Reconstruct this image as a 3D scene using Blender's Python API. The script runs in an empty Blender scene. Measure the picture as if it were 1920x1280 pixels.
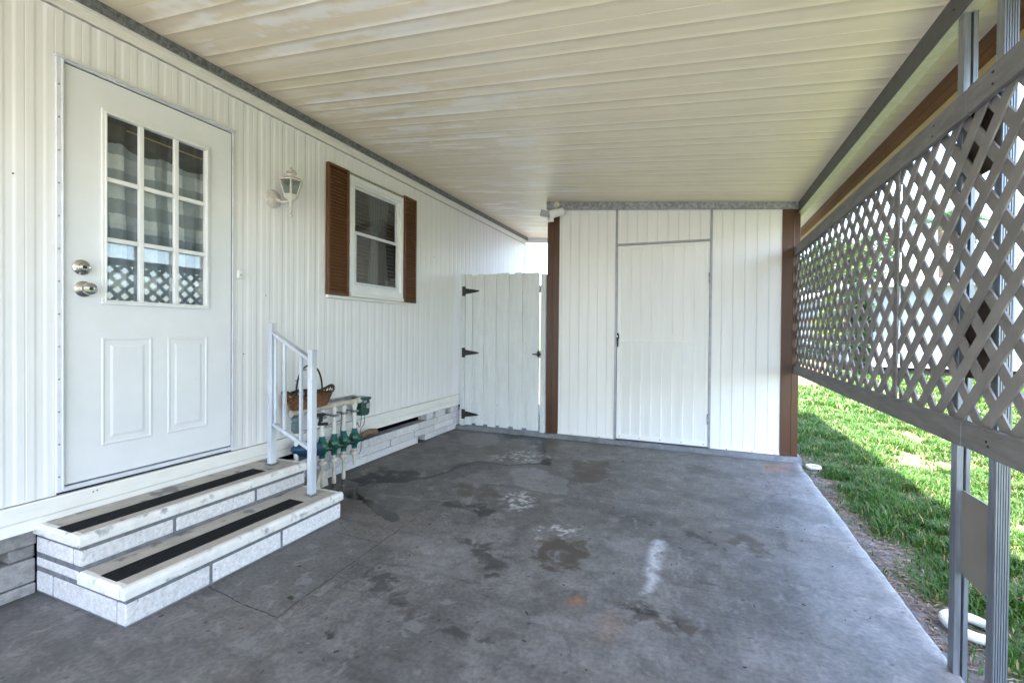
import bpy, bmesh, math, random
import numpy as np
from mathutils import Vector, Matrix
R = math.radians
random.seed(7); rng = np.random.default_rng(11)
scene = bpy.context.scene
col = scene.collection

# ------------------------------------------------------------------ camera
cam_d = bpy.data.cameras.new('camera'); cam = bpy.data.objects.new('camera', cam_d); col.objects.link(cam)
scene.camera = cam
yaw, pitch, roll = 0.3903, -0.0096, 0.0086
s_, c_ = math.sin(yaw), math.cos(yaw)
vR = Vector((c_, s_, 0)); vF = Vector((-s_, c_, 0)); vU = Vector((0, 0, 1))
F2 = vF*math.cos(pitch)+vU*math.sin(pitch); U2 = vU*math.cos(pitch)-vF*math.sin(pitch)
R3 = vR*math.cos(roll)+U2*math.sin(roll); U3 = U2*math.cos(roll)-vR*math.sin(roll)
cam.matrix_world = Matrix(((R3.x, U3.x, -F2.x, 0), (R3.y, U3.y, -F2.y, 0), (R3.z, U3.z, -F2.z, 1.18), (0, 0, 0, 1)))
cam_d.sensor_width = 36; cam_d.lens = 857.0/1920*36; cam_d.shift_y = -11.0/1920
cam_d.clip_start = .03; cam_d.clip_end = 400
scene.render.resolution_x = 1024; scene.render.resolution_y = 682

# ------------------------------------------------------------------ light
SUN = Vector((-.17, -.30, 1.0)).normalized()
w = bpy.data.worlds.new('World'); scene.world = w; w.use_nodes = True
nt = w.node_tree; bg = nt.nodes['Background']
sky = nt.nodes.new('ShaderNodeTexSky'); sky.sky_type = 'NISHITA'; sky.sun_disc = False
sky.sun_elevation = math.asin(SUN.z); sky.sun_rotation = math.atan2(SUN.x, SUN.y)
sky.air_density = 1.0; sky.dust_density = 2.0; sky.ozone_density = 1.0
nt.links.new(sky.outputs[0], bg.inputs[0]); bg.inputs[1].default_value = .15
sun_d = bpy.data.lights.new('sun', 'SUN'); sun = bpy.data.objects.new('sun', sun_d); col.objects.link(sun)
sun_d.energy = 3.0; sun_d.angle = R(.53); sun_d.color = (1, .96, .9)
sun.rotation_euler = SUN.to_track_quat('Z', 'Y').to_euler()
scene.view_settings.view_transform = 'Standard'; scene.view_settings.look = 'None'
scene.view_settings.exposure = 3.4; scene.view_settings.gamma = 1
try:
    scene.cycles.max_bounces = 12; scene.cycles.diffuse_bounces = 6; scene.cycles.transparent_max_bounces = 16
    scene.cycles.sample_clamp_indirect = 6
except Exception: pass

# ------------------------------------------------------------------ helpers
def tag(o, label=None, cat=None, group=None, kind=None):
    if label: o['label'] = label
    if cat: o['category'] = cat
    if group: o['group'] = group
    if kind: o['kind'] = kind
    return o
def empty(name, loc, label, cat, group=None):
    o = bpy.data.objects.new(name, None); col.objects.link(o); o.location = loc; o.empty_display_size = .1
    return tag(o, label, cat, group)
def wloc(o):
    v = Vector((0, 0, 0))
    while o is not None: v += o.location; o = o.parent
    return v
class MB:
    def __init__(s): s.v = []; s.f = []
    def add(s, vs, fs):
        n = len(s.v); s.v += [tuple(v) for v in vs]; s.f += [tuple(i+n for i in f) for f in fs]; return s
    def box(s, x0, x1, y0, y1, z0, z1):
        return s.add([(x0,y0,z0),(x1,y0,z0),(x1,y1,z0),(x0,y1,z0),(x0,y0,z1),(x1,y0,z1),(x1,y1,z1),(x0,y1,z1)],
                     [(0,3,2,1),(4,5,6,7),(0,1,5,4),(1,2,6,5),(2,3,7,6),(3,0,4,7)])
    def bar(s, p0, p1, w, h, up=(0,0,1)):
        p0 = Vector(p0); p1 = Vector(p1); d = (p1-p0).normalized(); up = Vector(up)
        a = d.cross(up).normalized()*w/2; b = a.cross(d).normalized()*h/2
        vs = [p0-a-b, p0+a-b, p0+a+b, p0-a+b, p1-a-b, p1+a-b, p1+a+b, p1-a+b]
        return s.add(vs, [(0,1,2,3),(7,6,5,4),(0,4,5,1),(1,5,6,2),(2,6,7,3),(3,7,4,0)])
    def tube(s, pts, r, n=10, caps=True):
        pts = [Vector(p) for p in pts]; rs = r if isinstance(r, (list, tuple)) else [r]*len(pts)
        d0 = (pts[1]-pts[0]).normalized(); ref = Vector((0,0,1)) if abs(d0.z) < .9 else Vector((1,0,0))
        vs = []
        for i, p in enumerate(pts):
            d = (pts[min(i+1, len(pts)-1)]-pts[max(i-1, 0)]).normalized()
            a = d.cross(ref).normalized(); b = d.cross(a).normalized()
            for k in range(n):
                t = 2*math.pi*k/n; vs.append(p+(a*math.cos(t)+b*math.sin(t))*rs[i])
        fs = [(i*n+k, i*n+(k+1) % n, (i+1)*n+(k+1) % n, (i+1)*n+k) for i in range(len(pts)-1) for k in range(n)]
        if caps: fs += [tuple(range(n))[::-1], tuple(range((len(pts)-1)*n, len(pts)*n))]
        return s.add(vs, fs)
    def lathe(s, c, prof, n=16, axis='z', sx=1, sy=1, a0=0):
        vs = []
        for r, h in prof:
            for k in range(n):
                t = 2*math.pi*k/n+a0; a, b = r*math.cos(t)*sx, r*math.sin(t)*sy
                q = (a, b, h) if axis == 'z' else ((h, a, b) if axis == 'x' else (a, h, b))
                vs.append((c[0]+q[0], c[1]+q[1], c[2]+q[2]))
        m = len(prof)
        fs = [(i*n+k, i*n+(k+1) % n, (i+1)*n+(k+1) % n, (i+1)*n+k) for i in range(m-1) for k in range(n)]
        fs += [tuple(range(n))[::-1], tuple(range((m-1)*n, m*n))]
        return s.add(vs, fs)
    def prism(s, pts, axis, a, b):
        # pts: 2D outline, extruded along axis from a to b
        def q(p, t): return {'x': (t, p[0], p[1]), 'y': (p[0], t, p[1]), 'z': (p[0], p[1], t)}[axis]
        n = len(pts); vs = [q(p, a) for p in pts]+[q(p, b) for p in pts]
        fs = [tuple(range(n))[::-1], tuple(range(n, 2*n))]+[(i, (i+1) % n, n+(i+1) % n, n+i) for i in range(n)]
        return s.add(vs, fs)
    def build(s, name, mat, parent=None, bevel=0, smooth=False, seg=2):
        o = None; off = wloc(parent) if parent else Vector((0,0,0))
        me = bpy.data.meshes.new(name); me.from_pydata([tuple(Vector(v)-off) for v in s.v], [], s.f)
        bm = bmesh.new(); bm.from_mesh(me); bmesh.ops.recalc_face_normals(bm, faces=bm.faces); bm.to_mesh(me); bm.free()
        me.materials.append(mat); o = bpy.data.objects.new(name, me); col.objects.link(o)
        if parent: o.parent = parent
        if smooth:
            for p in me.polygons: p.use_smooth = True
            try: me.set_sharp_from_angle(angle=R(40))
            except Exception: pass
        if bevel:
            b = o.modifiers.new('bevel', 'BEVEL'); b.width = bevel; b.segments = seg; b.limit_method = 'ANGLE'; b.angle_limit = R(40)
        return o
def np_mesh(name, verts, faces, mat, parent=None, colors=None, smooth=False):
    me = bpy.data.meshes.new(name); verts = np.asarray(verts, np.float32); faces = np.asarray(faces, np.int32)
    k = faces.shape[1]
    me.vertices.add(len(verts)); me.vertices.foreach_set('co', verts.ravel())
    me.loops.add(faces.size); me.loops.foreach_set('vertex_index', faces.ravel())
    me.polygons.add(len(faces)); me.polygons.foreach_set('loop_start', np.arange(0, faces.size, k, dtype=np.int32))
    me.polygons.foreach_set('loop_total', np.full(len(faces), k, np.int32))
    if smooth: me.polygons.foreach_set('use_smooth', np.ones(len(faces), bool))
    me.update(calc_edges=True)
    if colors is not None:
        for nm, c in colors.items():
            a = me.color_attributes.new(nm, 'FLOAT_COLOR', 'POINT'); c = np.asarray(c, np.float32)
            if c.shape[1] == 3: c = np.hstack([c, np.ones((len(c), 1), np.float32)])
            a.data.foreach_set('color', c.ravel())
    me.materials.append(mat); o = bpy.data.objects.new(name, me); col.objects.link(o)
    if parent: o.parent = parent; o.location = -wloc(parent)
    return o

# ------------------------------------------------------------------ materials
def mat(name, c1, c2=None, rough=.6, metal=0, scale=6, stretch=(1,1,1), bump=0, bscale=120, spec=.5, lo=.35, hi=.65, detail=6, c3=None, s3=30, m3=(.6,.75), coat=0, bstretch=None, rvar=0):
    m = bpy.data.materials.new(name); m.use_nodes = True; n = m.node_tree.nodes; l = m.node_tree.links
    p = n['Principled BSDF']; p.inputs['Roughness'].default_value = rough; p.inputs['Metallic'].default_value = metal
    p.inputs['Specular IOR Level'].default_value = spec; p.inputs['Base Color'].default_value = (*c1, 1)
    if coat: p.inputs['Coat Weight'].default_value = coat
    tc = n.new('ShaderNodeTexCoord'); mp = n.new('ShaderNodeMapping'); l.new(tc.outputs['Object'], mp.inputs[0]); mp.inputs['Scale'].default_value = stretch
    if c2 is not None:
        no = n.new('ShaderNodeTexNoise'); no.inputs['Scale'].default_value = scale; no.inputs['Detail'].default_value = detail; no.inputs['Roughness'].default_value = .6
        l.new(mp.outputs[0], no.inputs['Vector'])
        mr = n.new('ShaderNodeMapRange'); mr.inputs[1].default_value = lo; mr.inputs[2].default_value = hi; l.new(no.outputs['Fac'], mr.inputs[0])
        mx = n.new('ShaderNodeMix'); mx.data_type = 'RGBA'; l.new(mr.outputs[0], mx.inputs[0]); mx.inputs[6].default_value = (*c1, 1); mx.inputs[7].default_value = (*c2, 1)
        out = mx.outputs[2]
        if c3 is not None:
            no3 = n.new('ShaderNodeTexNoise'); no3.inputs['Scale'].default_value = s3; no3.inputs['Detail'].default_value = 4
            l.new(mp.outputs[0], no3.inputs['Vector'])
            m3r = n.new('ShaderNodeMapRange'); m3r.inputs[1].default_value = m3[0]; m3r.inputs[2].default_value = m3[1]; l.new(no3.outputs['Fac'], m3r.inputs[0])
            mx3 = n.new('ShaderNodeMix'); mx3.data_type = 'RGBA'; l.new(m3r.outputs[0], mx3.inputs[0]); l.new(out, mx3.inputs[6]); mx3.inputs[7].default_value = (*c3, 1)
            out = mx3.outputs[2]
        l.new(out, p.inputs['Base Color'])
        if rvar:
            rr = n.new('ShaderNodeMapRange'); l.new(no.outputs['Fac'], rr.inputs[0]); rr.inputs[1].default_value = .3; rr.inputs[2].default_value = .7
            rr.inputs[3].default_value = rough-rvar; rr.inputs[4].default_value = rough+rvar; l.new(rr.outputs[0], p.inputs['Roughness'])
    if bump:
        nb = n.new('ShaderNodeTexNoise'); nb.inputs['Scale'].default_value = bscale; nb.inputs['Detail'].default_value = 5
        if bstretch:
            mb = n.new('ShaderNodeMapping'); l.new(tc.outputs['Object'], mb.inputs[0]); mb.inputs['Scale'].default_value = bstretch; l.new(mb.outputs[0], nb.inputs['Vector'])
        else: l.new(tc.outputs['Object'], nb.inputs['Vector'])
        bp = n.new('ShaderNodeBump'); bp.inputs['Strength'].default_value = bump; bp.inputs['Distance'].default_value = .004
        l.new(nb.outputs['Fac'], bp.inputs['Height']); l.new(bp.outputs[0], p.inputs['Normal'])
    return m
M = {}
M['siding'] = mat('aged white siding', (.81,.795,.80), (.75,.735,.73), .42, scale=3, stretch=(4,4,.5), lo=.4, hi=.8, bump=.10, bscale=9, bstretch=(6,6,1), c3=(.55,.52,.45), s3=9, m3=(.68,.85), rvar=.06)
M['trim'] = mat('white trim', (.80,.775,.735), (.70,.67,.62), .45, scale=8, stretch=(1,1,3), lo=.45, hi=.85, bump=.05, bscale=30, c3=(.35,.33,.30), s3=40, m3=(.74,.85))
M['door'] = mat('painted door', (.78,.78,.80), (.74,.74,.76), .33, scale=4, bump=.02, bscale=50, c3=(.62,.62,.60), s3=14, m3=(.72,.9))
M['vinyl'] = mat('white vinyl', (.82,.82,.82), (.76,.76,.76), .35, scale=6, bump=.02)
M['alu'] = mat('aluminium frame', (.70,.71,.76), (.62,.63,.68), .4, metal=.1, scale=20, bump=.03, bscale=60, c3=(.3,.28,.26), s3=60, m3=(.74,.84))
M['handrail'] = mat('handrail aluminium', (.62,.65,.70), (.50,.53,.58), .38, metal=.15, scale=3, stretch=(3,3,1), lo=.45, hi=.55)
M['shedframe'] = mat('grey door frame metal', (.33,.34,.38), (.26,.27,.30), .42, metal=.3, scale=14, c3=(.15,.13,.12), s3=50, m3=(.7,.8))
M['galv'] = mat('galvanised steel', (.34,.345,.36), (.20,.205,.215), .5, metal=.5, scale=38, stretch=(1,1,1), lo=.42, hi=.58, bump=.1, bscale=90, detail=8)
M['galvdark'] = mat('dark galvanised channel', (.22,.23,.24), (.11,.11,.12), .55, metal=.3, scale=45, lo=.4, hi=.6, bump=.2, bscale=90, c3=(.34,.34,.36), s3=60, m3=(.62,.75))
M['beam'] = mat('beam paint in shade', (.085,.085,.08), (.06,.06,.058), .5, scale=20, bump=.08, bscale=60, c3=(.12,.11,.1), s3=40, m3=(.68,.8))  # beige beam paint darkened, shade of the inner face put into the colour
M['flange'] = mat('cream beam flange', (.42,.41,.36), (.34,.33,.29), .5, scale=30, bump=.05)
M['post'] = mat('aluminium post', (.27,.29,.33), (.18,.195,.22), .36, metal=.6, scale=12, stretch=(8,8,.6), bump=.03, bscale=80, c3=(.16,.15,.14), s3=30, m3=(.66,.8))
M['brown'] = mat('brown painted metal', (.088,.034,.014), (.068,.026,.011), .35, scale=4, stretch=(2,2,.6), bump=.04, bscale=20, c3=(.17,.10,.065), s3=5, m3=(.7,.9))
M['fascia'] = mat('brown gutter paint', (.19,.070,.022), (.15,.052,.017), .42, scale=3, bump=.03, bscale=20)
M['shutter'] = mat('brown shutter paint', (.135,.054,.019), (.11,.043,.015), .42, scale=5, bump=.03, bscale=30)
M['rail'] = mat('weathered grey lumber', (.22,.21,.20), (.14,.136,.13), .75, scale=5, stretch=(8,1.2,8), lo=.3, hi=.7, bump=.35, bscale=10, bstretch=(30,3,30), c3=(.10,.09,.085), s3=3, m3=(.66,.8))
M['lattice'] = mat('grey lattice paint', (.24,.222,.208), (.18,.167,.157), .55, scale=9, bump=.12, bscale=60)
M['panelbeige'] = mat('beige infill panel', (.24,.215,.19), (.21,.19,.168), .5, scale=4, bump=.03)
M['paneldark'] = mat('dark brown infill panel', (.07,.045,.03), (.045,.03,.02), .5, scale=4, bump=.03)
M['shed'] = mat('shed siding', (.80,.79,.77), (.74,.73,.71), .36, scale=2, stretch=(5,5,.6), lo=.4, hi=.8, bump=.05, bscale=8, bstretch=(5,5,1), c3=(.62,.60,.56), s3=7, m3=(.72,.9))
M['gate'] = mat('whitewashed pickets', (.66,.68,.68), (.58,.60,.60), .7, scale=5, stretch=(6,6,.8), lo=.35, hi=.7, bump=.25, bscale=12, bstretch=(20,20,2), c3=(.24,.21,.18), s3=26, m3=(.665,.74))
M['black'] = mat('black iron', (.012,.012,.013), (.02,.02,.02), .45, scale=20, bump=.1)
M['blackrub'] = mat('black rubber grip', (.010,.010,.011), (.018,.018,.018), .95, scale=300, bump=.6, bscale=700, spec=.15)
M['block'] = mat('painted split face block', (.74,.71,.70), (.56,.53,.53), .8, scale=60, lo=.35, hi=.65, bump=1, bscale=90, c3=(.22,.2,.2), s3=85, m3=(.64,.72))
M['blockgrey'] = mat('bare grey block', (.34,.32,.31), (.22,.21,.20), .9, scale=30, bump=1., bscale=75, c3=(.1,.1,.1), s3=50, m3=(.62,.76))
M['mortar'] = mat('grey mortar', (.19,.19,.20), (.12,.12,.13), .9, scale=30, bump=.5, bscale=120)
M['tread'] = mat('worn cream tread', (.44,.40,.34), (.35,.315,.27), .6, scale=10, bump=.12, bscale=80, c3=(.16,.155,.158), s3=8, m3=(.575,.64))
M['nose'] = mat('worn white nosing', (.76,.735,.69), (.64,.61,.57), .6, scale=14, bump=.3, bscale=60, c3=(.30,.295,.30), s3=19, m3=(.57,.70))
M['chrome'] = mat('satin nickel', (.55,.53,.5), None, .18, metal=1)
M['brass'] = mat('worn brass', (.6,.38,.14), None, .3, metal=1)
M['lampw'] = mat('weathered white lamp paint', (.60,.57,.53), (.42,.37,.33), .6, scale=40, lo=.45, hi=.7, bump=.1, c3=(.12,.08,.05), s3=60, m3=(.66,.74))
M['pvc'] = mat('white pvc', (.72,.71,.67), (.62,.6,.55), .4, scale=15, c3=(.25,.22,.18), s3=30, m3=(.7,.8))
M['cream'] = mat('aged cream pvc', (.62,.56,.48), (.48,.42,.35), .5, scale=20, c3=(.2,.16,.12), s3=30, m3=(.66,.78))
M['green'] = mat('green valve plastic', (.008,.10,.055), (.004,.055,.035), .3, scale=12, coat=.2)
M['teal'] = mat('teal fitting', (.006,.12,.12), (.004,.08,.08), .35, scale=12)
M['dkgreen'] = mat('dark green timer plastic', (.012,.055,.04), (.02,.07,.055), .4, scale=14)
M['navy'] = mat('navy blue plastic', (.006,.03,.075), (.01,.045,.09), .35, scale=14)
M['wood'] = mat('tan driftwood', (.26,.15,.085), (.17,.10,.06), .7, scale=14, bump=.3, bscale=40)
M['wicker'] = mat('dark wicker', (.26,.115,.04), (.07,.03,.015), .6, scale=70, bump=.2)
M['wickerdark'] = mat('dark wicker rim', (.035,.018,.012), (.02,.012,.009), .55, scale=40)
M['greyplastic'] = mat('grey plastic', (.36,.37,.39), None, .4)
M['room'] = mat('dim room wall', (.10,.09,.08), None, .9)
M['crawl'] = mat('painted crawl shade', (.012,.012,.013), None, 1)  # near-black colour stands in for deep shade in gaps
M['dirt'] = mat('dirt', (.13,.11,.10), (.06,.05,.045), .95, scale=14, lo=.3, hi=.7, bump=1, bscale=60, c3=(.30,.27,.24), s3=45, m3=(.62,.72))
M['nail'] = mat('rusty nail head', (.03,.022,.018), None, .7)
M['plasticw'] = mat('white plastic ring', (.74,.75,.78), (.62,.62,.64), .4, scale=20, c3=(.25,.23,.2), s3=40, m3=(.68,.8))
M['nwall'] = mat('neighbour white siding', (.36,.39,.44), (.32,.35,.40), .6, scale=.6, bump=.05)
M['nroof'] = mat('pale roof', (.42,.42,.42), (.38,.38,.38), .7, scale=1)
M['fencew'] = mat('new wood fence', (.50,.33,.17), (.38,.24,.12), .8, scale=4, stretch=(6,6,.5), bump=.2)
M['bark'] = mat('bark', (.16,.12,.09), (.09,.07,.05), .9, scale=12, stretch=(3,3,.6), bump=.8, bscale=30)

def island_var(m, lo_, hi_):
    n = m.node_tree.nodes; l = m.node_tree.links; p = n['Principled BSDF']; g = n.new('ShaderNodeNewGeometry')
    r = n.new('ShaderNodeMapRange'); r.inputs[3].default_value = lo_; r.inputs[4].default_value = hi_; l.new(g.outputs['Random Per Island'], r.inputs[0])
    x = n.new('ShaderNodeMix'); x.data_type = 'RGBA'; x.blend_type = 'MULTIPLY'; x.inputs[0].default_value = 1
    src = p.inputs['Base Color'].links[0].from_socket; l.new(src, x.inputs[6]); l.new(r.outputs[0], x.inputs[7]); l.new(x.outputs[2], p.inputs['Base Color'])
island_var(M['lattice'], .82, 1.15); island_var(M['block'], .86, 1.06); island_var(M['blockgrey'], .8, 1.15); island_var(M['gate'], .92, 1.05)
def glass_mat(name, tint, rough=0., boost=1.0):
    m = bpy.data.materials.new(name); m.use_nodes = True; n = m.node_tree.nodes; l = m.node_tree.links
    n.remove(n['Principled BSDF']); out = n['Material Output']
    t = n.new('ShaderNodeBsdfTransparent'); t.inputs[0].default_value = (*tint, 1)
    g = n.new('ShaderNodeBsdfGlossy'); g.inputs['Roughness'].default_value = rough
    fr = n.new('ShaderNodeFresnel'); ge = n.new('ShaderNodeNewGeometry'); io = n.new('ShaderNodeMapRange'); l.new(ge.outputs['Backfacing'], io.inputs[0]); io.inputs[3].default_value = 1.5; io.inputs[4].default_value = 1/1.5; l.new(io.outputs[0], fr.inputs[0])
    mu = n.new('ShaderNodeMath'); mu.operation = 'MULTIPLY'; mu.inputs[1].default_value = boost; mu.use_clamp = True
    l.new(fr.outputs[0], mu.inputs[0]); mx = n.new('ShaderNodeMixShader'); l.new(mu.outputs[0], mx.inputs[0]); l.new(t.outputs[0], mx.inputs[1]); l.new(g.outputs[0], mx.inputs[2])
    l.new(mx.outputs[0], out.inputs[0]); return m
M['glass'] = glass_mat('window glass', (.95,.97,.97), 0, 1.5)
M['lampglass'] = glass_mat('dusty lamp glass', (.68,.73,.72), .12, 1.2)

def attr_mat(name, attrname, rough=.5, transl=0, spec=.4, extra=None):
    m = bpy.data.materials.new(name); m.use_nodes = True; n = m.node_tree.nodes; l = m.node_tree.links
    p = n['Principled BSDF']; a = n.new('ShaderNodeAttribute'); a.attribute_name = attrname
    l.new(a.outputs['Color'], p.inputs['Base Color']); p.inputs['Roughness'].default_value = rough; p.inputs['Specular IOR Level'].default_value = spec
    if transl:
        tr = n.new('ShaderNodeBsdfTranslucent'); l.new(a.outputs['Color'], tr.inputs[0])
        mx = n.new('ShaderNodeMixShader'); mx.inputs[0].default_value = transl
        l.new(p.outputs[0], mx.inputs[1]); l.new(tr.outputs[0], mx.inputs[2]); l.new(mx.outputs[0], n['Material Output'].inputs[0])
    return m
M['leaf'] = attr_mat('foliage', 'tint', .5, .35)
M['blade'] = attr_mat('grass blades', 'tint', .45, .35)

# ------------------------------------------------------------------ noise in numpy
def vnoise(x, y, seed=0):
    xi = np.floor(x).astype(np.int64); yi = np.floor(y).astype(np.int64); xf = x-xi; yf = y-yi
    def h(a, b):
        n = (a*374761393+b*668265263+seed*974634777) & 0xffffffff; n = ((n ^ (n >> 13))*1274126177) & 0xffffffff
        return ((n ^ (n >> 16)) & 0xffff)/65535.
    u = xf*xf*(3-2*xf); v = yf*yf*(3-2*yf)
    return (h(xi,yi)*(1-u)+h(xi+1,yi)*u)*(1-v)+(h(xi,yi+1)*(1-u)+h(xi+1,yi+1)*u)*v
def fbm(x, y, seed=0, oct=5, g=.55):
    t = 0; a = 1; n = 0
    for i in range(oct): t = t+a*vnoise(x*2**i, y*2**i, seed+i); n += a; a *= g
    return t/n
def smooth(e0, e1, x): t = np.clip((x-e0)/(e1-e0), 0, 1); return t*t*(3-2*t)
def seg_dist(px, py, a, b):
    dx, dy = b[0]-a[0], b[1]-a[1]; L = dx*dx+dy*dy+1e-12
    t = np.clip(((px-a[0])*dx+(py-a[1])*dy)/L, 0, 1); return np.hypot(px-a[0]-t*dx, py-a[1]-t*dy)
def poly_sdf(px, py, P):
    d = np.full(px.shape, 1e9); ins = np.zeros(px.shape, bool); n = len(P)
    for i in range(n):
        a, b = P[i], P[(i+1) % n]; d = np.minimum(d, seg_dist(px, py, a, b))
        c = ((a[1] > py) != (b[1] > py)) & (px < (b[0]-a[0])*(py-a[1])/(b[1]-a[1]+1e-12)+a[0]); ins ^= c
    return np.where(ins, -d, d)
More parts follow.
